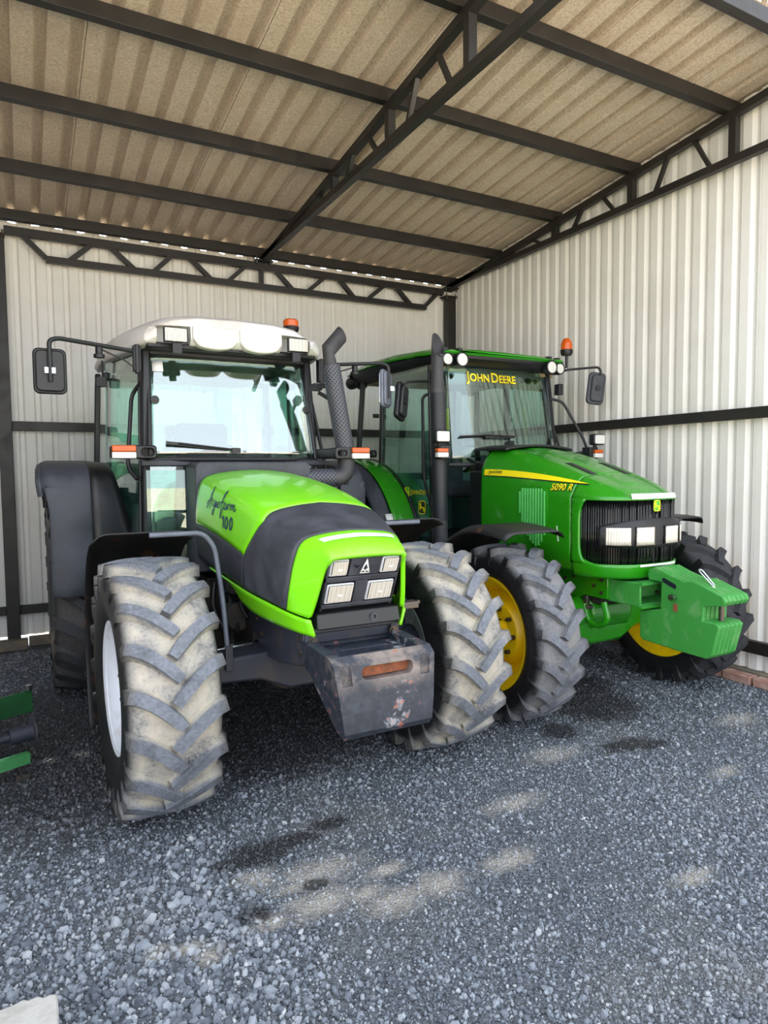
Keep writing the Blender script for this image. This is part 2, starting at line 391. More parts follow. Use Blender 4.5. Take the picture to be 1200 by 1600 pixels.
# crushed stone, uncountable: points with size and turn, instanced by geometry nodes
N = 250000
u = rng.random(N*3)
yy = .35+(7.2-.35)*u[:N]**1.75; xx = -1.2+u[N:2*N]*(3.2+yy*1.5)
xx = np.where(xx > 4.95, -1.2+rng.random(N)*6.1, xx)
big = u[2*N:]; sc = .0036+.0088*big**2.4+(big > .975)*.008*rng.random(N)
patch = np.sin(xx*2.1+1.3)*np.cos(yy*2.7+.6)+.5*np.sin(xx*5.3-yy*3.1)
sc *= np.clip(1+.16*patch, .7, 1.3)*np.where(xx < .9-.25*(yy-2), 1.22, 1.)
sc *= np.where((xx < .75) & (yy < 3.2), 1.25, 1.)
SB = [(1.80,2.22,.16,.07),(1.45,2.23,.12,.09),(.98,2.36,.16,.10),(.76,2.34,.10,.06),(.52,2.28,.08,.05),(.46,2.35,.06,.04),(1.15,2.32,.10,.05),(1.3,2.42,.10,.05)]
kill = np.zeros(N, bool); nz = np.sin(xx*61+np.sin(yy*43)*2)+np.sin(yy*71+np.sin(xx*37)*2)
for a_, b_, ra, rb in SB: kill |= (((xx-a_)/ra)**2+((yy-b_)/rb)**2+.35*nz < .9) & (rng.random(N) < .55)
sc = np.where(kill, sc*.25, sc)
vs = np.stack([xx, yy, sc*.12], 1).astype(np.float32)
me = bpy.data.meshes.new('gravel'); me.vertices.add(N); me.vertices.foreach_set('co', vs.ravel())
a = me.attributes.new('size', 'FLOAT', 'POINT'); a.data.foreach_set('value', sc.astype(np.float32))
a = me.attributes.new('turn', 'FLOAT_VECTOR', 'POINT'); a.data.foreach_set('vector', (rng.random((N, 3))*6.28).astype(np.float32).ravel())
gravel = bpy.data.objects.new('gravel', me); COL.objects.link(gravel)
tag(gravel, 'loose grey-blue crushed gravel covering the whole shed floor', 'gravel', kind='stuff')
stones = bpy.data.collections.new('stone_shapes')
for k in range(6):
    bm = bmesh.new(); bmesh.ops.create_icosphere(bm, subdivisions=1, radius=1.)
    sq = Vector((1, .6+.35*random.random(), .45+.3*random.random()))
    for v in bm.verts: v.co = Vector((v.co.x*sq.x, v.co.y*sq.y, v.co.z*sq.z))*(.78+.42*random.random())
    q = bpy.data.meshes.new('stone'); bm.to_mesh(q); bm.free(); q.materials.append(M['gravel_stone'])
    stones.objects.link(bpy.data.objects.new('stone', q))
ng = bpy.data.node_groups.new('scatter', 'GeometryNodeTree')
ng.interface.new_socket('Geometry', in_out='INPUT', socket_type='NodeSocketGeometry'); ng.interface.new_socket('Geometry', in_out='OUTPUT', socket_type='NodeSocketGeometry')
gi = ng.nodes.new('NodeGroupInput'); go = ng.nodes.new('NodeGroupOutput'); ip = ng.nodes.new('GeometryNodeInstanceOnPoints'); ci = ng.nodes.new('GeometryNodeCollectionInfo')
ci.inputs['Collection'].default_value = stones; ci.inputs['Separate Children'].default_value = True; ci.inputs['Reset Children'].default_value = True
na = ng.nodes.new('GeometryNodeInputNamedAttribute'); na.data_type = 'FLOAT'; na.inputs['Name'].default_value = 'size'
nb = ng.nodes.new('GeometryNodeInputNamedAttribute'); nb.data_type = 'FLOAT_VECTOR'; nb.inputs['Name'].default_value = 'turn'
for x, y in ((gi.outputs[0], ip.inputs['Points']), (ci.outputs[0], ip.inputs['Instance']), (na.outputs[0], ip.inputs['Scale']), (nb.outputs[0], ip.inputs['Rotation']), (ip.outputs[0], go.inputs[0])): ng.links.new(x, y)
ip.inputs['Pick Instance'].default_value = True
gravel.modifiers.new('scatter', 'NODES').node_group = ng

# ribbed wall sheets: grooves (seen from inside) every 0.147 m
def sheet_profile(a0, a1, pitch, first, G4=(-.033, -.017, .015, .033)):
    """(along, depth) polyline; depth > 0 goes outward"""
    pts = [(a0, 0)]; k = math.ceil((a0-first)/pitch)
    while True:
        c = first+k*pitch; k += 1
        if c+.04 > a1: break
        if c-.04 < a0: continue
        pts += [(c+G4[0], 0), (c+G4[1], .02), (c+G4[2], .02), (c+G4[3], 0)]
        if k % 7 == 0: pts += [(c+.0895, 0), (c+.090, .005), (c+.093, .005), (c+.0935, 0)]
    pts.append((a1, 0)); return pts
def wall(name, pts, fn, z0, ztop):
    b = MB()
    for (a, d), (e, g) in zip(pts, pts[1:]):
        P = [fn(a, d, z0), fn(e, g, z0), fn(e, g, ztop(a, e)), fn(a, d, ztop(a, e))]; Q = [fn(a, d+.003, z0), fn(e, g+.003, z0), fn(e, g+.003, ztop(a, e)), fn(a, d+.003, ztop(a, e))]
        b.add(P+Q, [(0,1,2,3), (7,6,5,4), (3,2,6,7), (0,4,5,1)])
    return struct(b.build(name, 'sheet', smooth=0))
P_ = sheet_profile(-7.2, WX, .147, -.0054+.012); RIB = [-.013+k*.2051 for k in range(-35, 26)]
def at(x):
    for (a, d), (e, g) in zip(P_, P_[1:]):
        if a <= x <= e and e > a: return d+(g-d)*(x-a)/(e-a)
    return 0
for c in RIB:
    for x in (c-.034, c+.034):
        if -7.1 < x < WX-.02: P_.append((x, at(x)))
P_.sort(key=lambda q: q[0])
notch = lambda a, e: any(abs((a+e)/2-c) < .034 for c in RIB)
wall('wall_back', P_, lambda a, d, z: (a, DY+d, z), .092, lambda a, e: 4.136 if notch(a, e) else 4.168)
b = MB()
for (a, d), (e, g) in (lambda p: zip(p, p[1:]))(sheet_profile(1.55, DY, .1455, 3.3240-.012, (-.036, -.029, .004, .036))):
    P = [(WX+d, a, .085), (WX+g, e, .085), (WX+g, e, min(4.62, ROOF(e)-.002)), (WX+d, a, min(4.62, ROOF(a)-.002))]
    Q = [(x+.003, y, z) for x, y, z in P]
    b.add(P+Q, [(0,1,2,3), (7,6,5,4), (3,2,6,7), (0,4,5,1)])
struct(b.build('wall_right', 'sheet', smooth=0))
b = MB().box2((-7.25, 2.6, .1), (-7.2, DY, 4.2)); struct(b.build('wall_left', 'sheet', smooth=0))
struct(MB().box2((-7.2, 2.70, .0), (-1.7, 2.74, 4.5)).build('front_light_blocker', 'sheet', smooth=0))  # unseen panel added to block light coming in from the left front
# roof sheets: hollow ribs every 0.205 m running up the slope, a lap every fifth rib
pts = [(-7.25, 0)]; k = -35
while k < 26:
    c = -.013+k*.2051; k += 1
    if c < -7.2 or c > 5.15: continue
    pts += [(c-.040, 0), (c-.027, .036), (c-.012, .048), (c+.012, .048), (c+.027, .036), (c+.040, 0)]
    if k % 5 == 3: pts += [(c+.052, 0), (c+.0522, .012), (c+.0565, .012), (c+.0567, 0)]
pts.append((5.22, 0))
b = MB()
for (a, d), (e, g) in zip(pts, pts[1:]):
    P = [(a, 2.755, ROOF(2.755)+d), (e, 2.755, ROOF(2.755)+g), (e, 7.575, ROOF(7.575)+g), (a, 7.575, ROOF(7.575)+d)]
    b.add(P+[(x, y, z+.006) for x, y, z in P], [(3,2,1,0), (4,5,6,7), (0,1,5,4), (2,3,7,6)])
struct(b.build('ceiling', 'roof_fibre', smooth=0))

struct(MB().box2((5.165, 2.755, 3.9), (5.18, DY, 4.0)).hexa([(5.165,2.755,4.0),(5.18,2.755,4.0),(5.18,DY,4.0),(5.165,DY,4.0),(5.165,2.755,ROOF(2.755)-.004),(5.18,2.755,ROOF(2.755)-.004),(5.18,DY,ROOF(DY)-.004),(5.165,DY,ROOF(DY)-.004)]).build('roof_edge_light_blocker', 'sheet', smooth=0))  # unseen strip outside the wall, added to block light along the roof edge
# posts
def post(x, y, top, lbl, w=.115, plate=True):
    p = empty('steel_post', (x, y, 0), lbl, 'post', 'steel posts of the shed')
    MB().box2((-w/2, -w/2, 0), (w/2, w/2, top)).build('post_shaft', 'steel', p, bevel=.004)
    if plate:
        MB().box2((-.12, -.09, top), (.062, .062, top+.012)).build('cap_plate', 'steel', p)
        for i in (-.095, .045):
            for j in (-.07, .04): MB().cyl((i, j, top-.03), (i, j, top+.045), .008, 8).cyl((i, j, top-.016), (i, j, top), .014, 6).build('bolt', 'bolt', p)
    return p
post(5.03, 7.445, 3.965, 'dark steel post in the back right corner of the shed')
post(-.137, 7.44, 3.965, 'dark steel post at the left edge behind the left tractor')
# wall rails
def rail(a, b_, w, h, lbl, up=(0,0,1)):
    o = MB().bar(a, b_, w, h, up).build('wall_rail', 'steel', bevel=.003); return tag(o, lbl, 'rail', 'horizontal rails of the shed walls')
rail((-.078, 7.478, 2.174), (4.96, 7.478, 2.174), .05, .09, 'dark steel rail across the back wall at mid height behind both tractors')
rail((-3.6, 7.478, 2.174), (-.196, 7.478, 2.174), .05, .09, 'mid-height dark rail on the back wall left of the left post')
rail((-.078, 7.478, .36), (4.96, 7.478, .36), .05, .085, 'low dark steel rail along the foot of the back wall')
rail((-3.6, 7.478, .36), (-.196, 7.478, .36), .05, .085, 'low dark rail on the back wall left of the left post')
rail((5.055, 2.9, 2.13), (5.055, 7.38, 2.13), .05, .088, 'dark steel rail along the right wall at mid height')
rail((5.055, 2.9, .28), (5.055, 7.38, .28), .05, .10, 'low dark steel rail along the foot of the right wall')
# purlins
PUR = [(7.40, 'dark eave purlin under the roof edge at the back wall'), (6.47, 'first dark purlin forward of the eave purlin'), (5.46, 'second dark purlin forward of the eave purlin'),
       (4.45, 'third dark purlin forward of the eave purlin'), (3.49, 'fourth dark purlin forward of the eave purlin, nearest the open front'), (2.79, 'dark purlin along the open front edge of the roof')]
for y, l in PUR:
    b = MB().box2((-7.2, y-.035, ROOF(y)-.102), (5.16, y+.035, ROOF(y)-.004)); o = b.build('roof_purlin', 'steel', bevel=.003); tag(o, l, 'purlin', 'purlins carrying the roof sheets')
# rafters (tapered trusses running front to back)
def rafter(x, lbl):
    p = empty('roof_truss', (x, 0, 0), lbl, 'truss', 'tapered roof trusses')
    zu = lambda y: ROOF(y)-.102-.033
    MB().bar((0, 2.60, zu(2.60)), (0, 7.46, zu(7.46)), .062, .062).build('upper_chord', 'steel', p, bevel=.003)
    MB().bar((0, 2.56, 4.112), (0, 7.46, 4.112), .062, .062).build('lower_chord', 'steel', p, bevel=.003)
    V = [2.80, 3.43, 4.43, 5.43, 6.48]
    for y in V: MB().bar((0, y, 4.143), (0, y, zu(y)-.031), .06, .06, (0,1,0)).build('upright', 'steel', p)
    for a, c in zip(V, V[1:]+[7.25]):
        h = c-a
        for f0, f1 in ((.2, .36), (.74, .61)):
            if zu(a+h*f1)-.03 < 4.16 or a < 3: continue
            MB().bar((0, a+h*f0, 4.13), (0, a+h*f1, zu(a+h*f1)-.01), .028, .036, (1,0,0)).build('brace', 'steel', p)
    MB().box2((-.1, 7.34, 4.066), (.1, 7.52, 4.080)).build('end_plate', 'steel', p)
    for i in (-.08, .08):
        MB().cyl((i, 7.37, 4.03), (i, 7.37, 4.12), .009, 8).cyl((i, 7.37, 4.045), (i, 7.37, 4.064), .016, 6).build('bolt', 'bolt', p)
    return p
rafter(2.47, 'tapered dark roof truss above the gap between the two tractors'); rafter(5.0, 'tapered dark roof truss along the top of the right wall')
# eave truss along the back wall
def eave_truss(x0, lbl, full=True):
    p = empty('eave_truss', (x0, 7.42, 0), lbl, 'truss', 'eave trusses along the back wall')
    MB().bar((-.02, 0, 4.022), (4.96, 0, 4.022), .06, .078).build('upper_chord', 'steel', p, bevel=.003)
    MB().bar((.33, 0, 3.796), (4.70, 0, 3.796), .06, .062).build('lower_chord', 'steel', p, bevel=.003)
    X = [.13,.33, .54,.75, .92,1.15, 1.34,1.53, 1.72,1.94, 2.13,2.33]
    S = [(a, c) for a, c in zip(X[::2], X[1::2])]
    for i, (a, c) in enumerate(S):
        for q, r_ in ((a, c), (4.99-a+.02, 4.99-c+.02)):
            za, zc = (4.0, 3.81) if i % 2 == 0 else (3.81, 4.0)
            MB().bar((q, 0, za), (r_, 0, zc), .045, .05, (0,1,0)).build('brace', 'steel', p)
    MB().bar((2.51, 0, 3.82), (2.51, 0, 4.0), .045, .05, (0,1,0)).build('upright', 'steel', p)
    return p
eave_truss(-.06, 'long dark lattice truss across the top of the back wall')

# ledges at the wall feet
o = MB().box2((-2.6, 7.26, 0), (-.02, 7.375, .10)).build('stone_kerb', 'kerb', bevel=.01); tag(o, 'grey-brown stone kerb under the back wall at the left post', 'kerb')
o = MB().box2((-.01, 7.395, 0), (4.96, 7.50, .085)).build('timber_sill', 'kerb', bevel=.008); tag(o, 'brown sill beam along the foot of the back wall', 'sill')
o = MB().box2((5.045, 2.55, 0), (5.2, 7.3, .084)).build('concrete_ledge', 'kerb', bevel=.01); tag(o, 'grey concrete ledge under the right wall behind the bricks', 'ledge')
BR = ['pinkish brick at the right wall foot, half hidden behind the front right tyre', 'long pinkish brick at the right wall foot next to the tyre', 'pale brick with white mortar at the right wall foot', 'red-brown brick at the right edge of the photo by the wall', 'last red brick in the row, toward the open front']
yb = 3.95
for k in range(5):
    L = .235 if k != 1 else .30; 
    b = MB().box((0, 0, 0), (.105, L, .07)); o = b.build('loose_brick', 'brick', bevel=.008); o.location = (4.98+random.uniform(-.01, .01), yb-L/2, .036); o.rotation_euler.z = random.uniform(-.06, .06); yb -= L+.018
    tag(o, BR[k], 'brick', 'row of bricks along the right wall')
# block of pale limestone, bottom left corner
zt = .085
def lime(u, v):
    x = -.5+u*.53; y = 1.86+v*.40
    return x, y
bm_ = MB()
out = [(-.50,1.80),(.034,1.80),(.036,2.05),(.030,2.10),(.034,2.17),(.033,2.235),(.012,2.244),(-.004,2.240),(-.022,2.256),(-.045,2.250),(-.06,2.262),(-.09,2.252),(-.12,2.250),(-.16,2.256),(-.24,2.240),(-.34,2.25),(-.50,2.22)]
bm_.prism(out, 0, zt, 'xy'); o = bm_.build('limestone_block', 'limestone', bevel=.006); tag(o, 'pale flat limestone block with a broken edge, bottom left corner', 'stone block')
# ------------------------------------------------------------------ wheels (shared builders)
def tyre_mesh(name, Rr, w, rim, nl, m, lug=.042, parent=None):
    b = MB(); Rb = Rr-lug; Rs = Rb-.045
    crown = lambda u: Rb-.03*(abs(2*u/w))**2.4
    prof = [(-.39*w, rim-.012), (-.43*w, rim+.004), (-.455*w, rim+.03), (-.497*w, rim+.42*(Rs-rim)), (-.50*w, rim+.62*(Rs-rim)), (-.485*w, Rs-.02), (-.455*w, Rs+.008)]
    cr_ = [(u*w, crown(u*w)) for u in (-.40, -.3, -.2, -.1, 0, .1, .2, .3, .40)]
    prof = prof+cr_+[(-a, r) for a, r in prof[::-1]]
    b.lathe(prof, 80)
    top = lambda u: Rr-.022*(abs(2*u/w))**2.2
    for side in (-1, 1):
        for k in range(nl):
            th0 = 2*PI*(k+(.5 if side > 0 else 0))/nl; rings = []
            run = .40*w; T = [0, .12, .25, .4, .55, .7, .85, 1.]
            path = [(-.035*w+.525*w*t, run*(1-(1-t)**1.55)) for t in T]
            for i, t in enumerate(T):
                u, s_ = path[i]; a = path[max(0, i-1)]; c = path[min(len(T)-1, i+1)]
                d = Vector((c[0]-a[0], c[1]-a[1])).normalized(); n_ = Vector((-d.y, d.x))
                hw = (.021 if t < .1 else .024+.004*t)*(Rr/.62)**.5; hb = hw*1.45
                def P(off, r): 
                    uu = u+n_.x*off; th = th0+(s_+n_.y*off)/Rr
                    return (side*uu, -r*math.cos(th), r*math.sin(th))
                rings.append([P(-hb, crown(min(u, .46*w))-.012), P(-hw, top(u)), P(hw, top(u)), P(hb, crown(min(u, .46*w))-.012)])
            # run down the shoulder
            for (uu, r0, r1, f) in ((.507*w, Rs+.012, Rs-.03, 1.), (.512*w, Rs-.035, Rs-.06, .9), (.497*w, Rs-.075, Rs-.10, .8)):
                hw = .028*f; hb = .036*f; s_ = path[-1][1]+(.012 if f < 1 else 0)
                rings.append([(side*(uu-.02), -(r0-.01)*math.cos(th0+(s_-hb)/Rr), (r0-.01)*math.sin(th0+(s_-hb)/Rr)), (side*uu, -r0*math.cos(th0+(s_-hw)/Rr), r0*math.sin(th0+(s_-hw)/Rr)),
                              (side*uu, -r0*math.cos(th0+(s_+hw)/Rr), r0*math.sin(th0+(s_+hw)/Rr)), (side*(uu-.02), -(r0-.01)*math.cos(th0+(s_+hb)/Rr), (r0-.01)*math.sin(th0+(s_+hb)/Rr))])
            b.loft(rings, True)
    return b.build(name, m, parent, smooth=28)
def rim_parts(par, side, w, rim, m, kind):
    """rim, hub and bolts; outer face at x*side > 0"""
    s = side; X = lambda v: s*v
    lip = [(X(.40*w), rim-.018), (X(.425*w), rim+.02), (X(.437*w), rim+.022), (X(.437*w), rim+.008), (X(.415*w), rim-.012), (X(.33*w), rim-.022), (X(.30*w), rim-.05), (X(.18*w), rim-.055),
           (X(-.18*w), rim-.055), (X(-.30*w), rim-.05), (X(-.33*w), rim-.022), (X(-.415*w), rim-.012), (X(-.437*w), rim+.008), (X(-.437*w), rim+.022), (X(-.40*w), rim-.018), (X(-.28*w), rim-.065), (X(0), rim-.07), (X(.28*w), rim-.065)]
    b = MB().lathe(lip, 64, closed=True); b.build('rim_barrel', m, par, smooth=40)
    dx = .10*w if kind == 'jd' else .16*w
    disc = [(X(dx+.02), .085), (X(dx+.03), .13), (X(dx+.03), .185), (X(dx-.005), .21), (X(dx-.035), rim*.62), (X(dx-.03), rim*.78), (X(dx+.0), rim-.075), (X(dx-.012), rim-.075), (X(dx-.05), rim*.78), (X(dx-.05), rim*.62), (X(dx-.02), .2), (X(dx+.014), .085)]
    b = MB().lathe(disc, 64, closed=True); b.build('wheel_disc', m, par, smooth=40)
    for k in range(8):
        a = 2*PI*(k+.5)/8; c = Vector((X(dx-.005), -(rim-.068)*math.cos(a), (rim-.068)*math.sin(a)))
        MB().box(c, (.05, .03, .085), Matrix.Rotation(-a+PI, 3, 'X')).build('rim_lug', m, par)
    MB().lathe([(X(dx+.055), 0), (X(dx+.055), .05), (X(dx+.04), .07), (X(dx-.03), .083), (X(dx-.06), .083), (X(dx-.06), 0)], 32).build('hub', m, par)
    for k in range(8):
        a = 2*PI*k/8; MB().cyl((X(dx+.028), -.157*math.cos(a), .157*math.sin(a)), (X(dx+.058), -.157*math.cos(a), .157*math.sin(a)), .016, 6).cyl((X(dx+.05), -.157*math.cos(a), .157*math.sin(a)), (X(dx+.07), -.157*math.cos(a), .157*math.sin(a)), .009, 8).build('wheel_bolt', 'bolt', par, smooth=0)
def wheel(root, name, x, y, Rr, w, rim, nl, rub, rimm, kind, steer=0., spin=0., lug=.042, mesh=None):
    if mesh is None: t = tyre_mesh(name, Rr, w, rim, nl, rub, lug, root)
    else:
        t = bpy.data.objects.new(name, mesh); COL.objects.link(t); t.parent = root
    t.location = (x, y, Rr-.006); t.rotation_euler = (spin, 0, steer)
    rim_parts(t, 1 if x > 0 else -1, w, rim, rimm, kind)
    for c in [c for c in bpy.data.objects if c.parent == t]: c.rotation_euler = (0, 0, 0)
    return t

# hood surface helper: half outline points per section, mirrored; s in [-1,1]
class Hood:
    def __init__(s, ys, secs): s.ys, s.secs = ys, secs     # sec: zt, hc, zc, hm, zm, hb, zb
    def P(s, y, q):
        zt, hc, zc, hm, zm, hb, zb = cr(s.ys, s.secs, y); a = abs(q); sg = 1 if q >= 0 else -1
        K = [Vector((0, zt)), Vector((.5*hc, zt-.22*(zt-zc))), Vector((hc*.92, zc+.22*(zt-zc))), Vector((hc+.3*(hm-hc)+.004, zc-.12*(zc-zm))), Vector((hm-.15*(hm-hc), zc*.5+zm*.5)), Vector((hm, zm)), Vector((hb, zb))]
        A = [0, .22, .42, .5, .62, .76, 1.]
        r = cr(A, [tuple(k) for k in K], a); return Vector((sg*r[0], y, r[1]))
    def panel(s, y0, y1, s0, s1, nu=26, nv=40, off=0.):
        f0 = y0 if callable(y0) else (lambda q: y0); f1 = y1 if callable(y1) else (lambda q: y1)
        def fn(u, v):
            q = s0+(s1-s0)*u; y = f0(q)+(f1(q)-f0(q))*v; p = s.P(y, q)
            if off:
                e = .004; n_ = (s.P(y, min(1, q+e))-s.P(y, max(-1, q-e))).cross(s.P(y+.01, q)-s.P(y-.01, q)); n_.normalize()
                if n_.dot(Vector((p.x, 0, p.z-1.2))) < 0: n_ = -n_
                p = p+n_*off
            return p
        return MB().grid(fn, nv, nu)
def hood_project(h, side, fn2, off):
    """surface point for lettering: fn2(u,v)->(y,z); finds x on the hood flank"""
    def f(u, v):
        y, z = fn2(u, v); lo, hi = .2, 1.
        for _ in range(24):
            md = (lo+hi)/2
            if h.P(y, md).z > z: lo = md
            else: hi = md
        p = h.P(y, side*lo); return p+Vector((side*off, 0, off*.25))
    return f

grubby('stay_grey', srgb(104, 110, 124), srgb(84, 88, 100), 8, .4, .7, .5)
# ================================================================== left tractor
DF = empty('tractor', (1.35, 3.53, 0), 'lime-green tractor with charcoal hood band and cream cab roof, the left one', 'tractor', 'two tractors parked in the shed')
D = DF
w1 = wheel(D, 'front_tire', -.81, 0, .640, .43, .322, 19, 'df_front_rubber', 'rim_white', 'df', R(2), .06)
w2 = wheel(D, 'front_tire', .815, 0, .632, .43, .322, 19, 'df_front_rubber', 'rim_white', 'df', R(2), .2)
w3 = wheel(D, 'rear_tire', -.97, 2.35, .80, .46, .44, 20, 'df_rear_rubber', 'rim_white', 'df', 0, .1)
w4 = wheel(D, 'rear_tire', .935, 2.35, .80, .46, .44, 20, 'df_rear_rubber', 'rim_white', 'df', 0, .1, mesh=w3.data)

H1 = Hood([-.90, -.84, -.76, -.66, -.45, -.10, .35, .90],
          [(1.328,.178,1.322,.190,1.25,.200,1.05), (1.378,.19,1.362,.212,1.25,.217,1.05), (1.412,.215,1.382,.255,1.19,.25,1.045), (1.437,.255,1.400,.305,1.16,.295,1.06), (1.510,.290,1.466,.340,1.20,.325,1.075), (1.600,.312,1.553,.362,1.27,.345,1.088), (1.672,.325,1.622,.374,1.33,.362,1.12), (1.728,.335,1.675,.384,1.37,.376,1.16)])
A_ = lambda q: abs(q)
gb = lambda q: .82+.0*q
# seam between cover and band, seam between band and nose
def seam1(q):
    a = abs(q); return -.33-.03*min(1, a/.5) if a < .5 else cr([.5,.62,.76,1.], [(-.36,),(-.27,),(-.15,),(-.08,)], a)[0]
def seam2(q):
    a = abs(q); return -.70 if a < .42 else cr([.42,.6,.8,1.], [(-.70,),(-.685,),(-.655,),(-.625,)], a)[0]
def front1(q):
    a = abs(q); return -.895 if a < .4 else cr([.4,.55,.76,1.], [(-.895,),(-.885,),(-.84,),(-.765,)], a)[0]
H1.panel(gb, lambda q: seam1(q)+.004, -.745, .745, 24, 60).build('hood_cover', 'df_green', D, solid=.014, smooth=40)
H1.panel(lambda q: seam1(q)-.004, lambda q: seam2(q)+.004, -1, 1, 14, 64).build('hood_band', 'charcoal', D, solid=.016, smooth=40)
H1.panel(lambda q: seam2(q)-.004, front1, -1, 1, 16, 72).build('hood_nose', 'df_green', D, solid=.022, smooth=40)
for sgn in (-1, 1):
    H1.panel(.86, lambda q: seam1(q)+.004, sgn*.752, sgn*1., 20, 10, off=-.006).build('hood_side_panel', 'charcoal', D, solid=.012)
    # lower lime strip
    def strip(u, v, sgn=sgn):
        y = .55+(-.775-.55)*u; top = H1.P(min(max(y, -.77), .9), sgn*1.).z-.004
        top -= .008; hgt = cr([-.78,-.3,0,.12,.55], [(.075,),(.108,),(.095,),(.02,),(.012,)], y)[0]
        p = H1.P(max(y, -.77), sgn*1.); return Vector((p.x+sgn*(.004-.05*v*hgt/.1*.6), y, top-hgt*v))
    MB().grid(strip, 40, 5).build('lower_strip', 'df_green', D, solid=.012)
# cowl in front of the windscreen
b = MB(); prof = [(-.375,1.05),(-.372,1.745),(-.345,1.772),(.40,1.772),(.43,1.745),(.43,1.05)]
b.prism(prof, .845, 1.15, 'xz').build('cowl', 'charcoal', D, bevel=.012)
# white reflective strip on the nose
b = H1.panel(-.795, -.755, -.40, .40, 3, 30, off=.0035); b.build('reflective_strip', 'white_decal', D)
# grille insert (tilted plane)
F1 = lambda u, v, d=0.: Vector((u, -.752-.125*v/.265-d, 1.062+v))
def quad_slab(mb, u0, u1, v0, v1, d0, d1, f=F1):
    P = [f(u0, v0, d1), f(u1, v0, d1), f(u1, v0, d0), f(u0, v0, d0), f(u0, v1, d1), f(u1, v1, d1), f(u1, v1, d0), f(u0, v1, d0)]; return mb.hexa(P)
b = MB(); quad_slab(b, -.185, .185, -.005, .262, -.06, -.028); g = b.build('grille', 'black_plastic', D)
b = MB(); quad_slab(b, -.184, .184, .14, .165, -.04, -.004); quad_slab(b, -.184, .184, .012, .032, -.04, -.002); quad_slab(b, -.03, .03, .03, .14, -.04, -.006); quad_slab(b, -.184, -.176, .0, .26, -.04, -.004); quad_slab(b, .176, .184, .0, .26, -.04, -.004); quad_slab(b, -.184, .184, .252, .262, -.04, -.004); b.build('grille_bars', 'charcoal', g, bevel=.004)
b = MB(); quad_slab(b, -.075, .075, .168, .25, -.04, -.008); b.build('emblem_plate', 'charcoal', g)
def lamp(par, u0, u1, v0, v1, f, bezel='rim_white', nm='headlight'):
    e = .008; b = MB(); quad_slab(b, u0, u1, v0, v1, -.03, -.008, f); o = b.build(nm, bezel, par, bevel=.006)
    b = MB(); quad_slab(b, u0+e, u1-e, v0+e, v1-e, -.012, -.0075+.002, f); b.build('reflector', 'reflector', o)
    c = f((u0+u1)/2, (v0+v1)/2, .0); q = MB(); q.cyl(c+Vector((0, .012, 0)), c+Vector((0, -.002, 0)), .014, 12).build('bulb', 'lamp_bulb', o)
    b = MB(); n = 10
    for i in range(n):
        a = u0+e+(u1-u0-2*e)*i/n; c_ = a+(u1-u0-2*e)/n*.92; quad_slab(b, a, c_, v0+e, v1-e, .001, .004+.0015*(i % 2), f)
    b.build('lens', 'ribbed_lens', o); return o
for sg in (-1, 1):
    a, c = sorted((sg*.172, sg*.085)); lamp(g, a, c, .17, .248, F1)
    a, c = sorted((sg*.170, sg*.036)); lamp(g, a, c, .036, .132, F1)
b = MB(); fe = lambda u, v: F1(u, .174+v, .0)
tri = lambda w_, h_, o_: [(-w_, o_), (w_, o_), (0, o_+h_)]
E = []
P = [fe(-.026,.004), fe(-.019,.004), fe(0,.05), fe(0,.072)]; b.add(P, [(0,1,2,3)])
P = [fe(.026,.004), fe(.019,.004), fe(0,.05), fe(0,.072)]; b.add(P, [(3,2,1,0)])
strokes(b, [[(-.019,.006),(-.009,.022)],[(-.009,.022),(0,.008)],[(0,.008),(.009,.022)],[(.009,.022),(.019,.006)],[(-.024,.004),(.024,.004)]], .004, fe)
b.build('maker_emblem', 'white_decal', g, solid=.002, off=0)
b = MB(); P = [fe(-.062,.044), fe(-.045,.03), fe(-.03,.046), fe(-.046,.05)]; b.add(P, [(0,1,2,3)]); b.build('missing_badge_patch', 'ink', g, solid=.001, off=0)
# black lip under the grille
b = MB().hexa([(-.215,-.79,.985), (.215,-.79,.985), (.215,-.6,.985), (-.215,-.6,.985), (-.21,-.775,1.058), (.21,-.775,1.058), (.21,-.6,1.058), (-.21,-.6,1.058)]); b.build('front_lip', 'black_plastic', D, bevel=.008)
MB().lathe([(0,.012),(0,.018),(.004,.018),(.004,.012)], 20, 'y', (.07,-.79,1.02), True).build('lip_boss', 'charcoal', D)
# handwriting on the hood flank
tp = lambda u, v: (.555-u, 1.494+.78*v-.012*u/.5)
fn = hood_project(H1, -1, tp, .0035)
# strokes in a 0.53 x 0.12 box
SC = [[(.0,-.01),(.05,.07),(.085,.165),(.075,.10),(.062,.02),(.055,-.012)],[(.0,.02),(.02,.045),(.062,.058),(.10,.075)],
      [(.13,.06),(.105,.058),(.098,.03),(.115,.012),(.137,.03),(.145,.062),(.14,.01),(.128,-.045),(.108,-.05),(.118,-.02),(.15,.012)],
      [(.15,.012),(.165,.052),(.172,.05),(.170,.02),(.178,.012),(.19,.03),(.205,.055),(.195,.035),(.205,.012),(.222,.012),(.236,.034),(.226,.056),(.209,.048),(.205,.03)],
      [(.236,.05),(.262,.06),(.29,.11),(.295,.14),(.282,.13),(.27,.05),(.258,-.04),(.266,-.06),(.28,-.01),(.295,.022)],[(.255,.052),(.31,.062)],
      [(.335,.05),(.315,.05),(.305,.025),(.318,.008),(.337,.026),(.342,.05),(.34,.016),(.352,.012),(.365,.04)],
      [(.365,.05),(.37,.048),(.372,.012)],[(.372,.035),(.388,.054),(.397,.048)],
      [(.405,.05),(.41,.012)],[(.408,.03),(.424,.052),(.434,.046),(.436,.012)],[(.436,.03),(.452,.052),(.462,.045),(.464,.014),(.475,.01),(.492,.026)]]
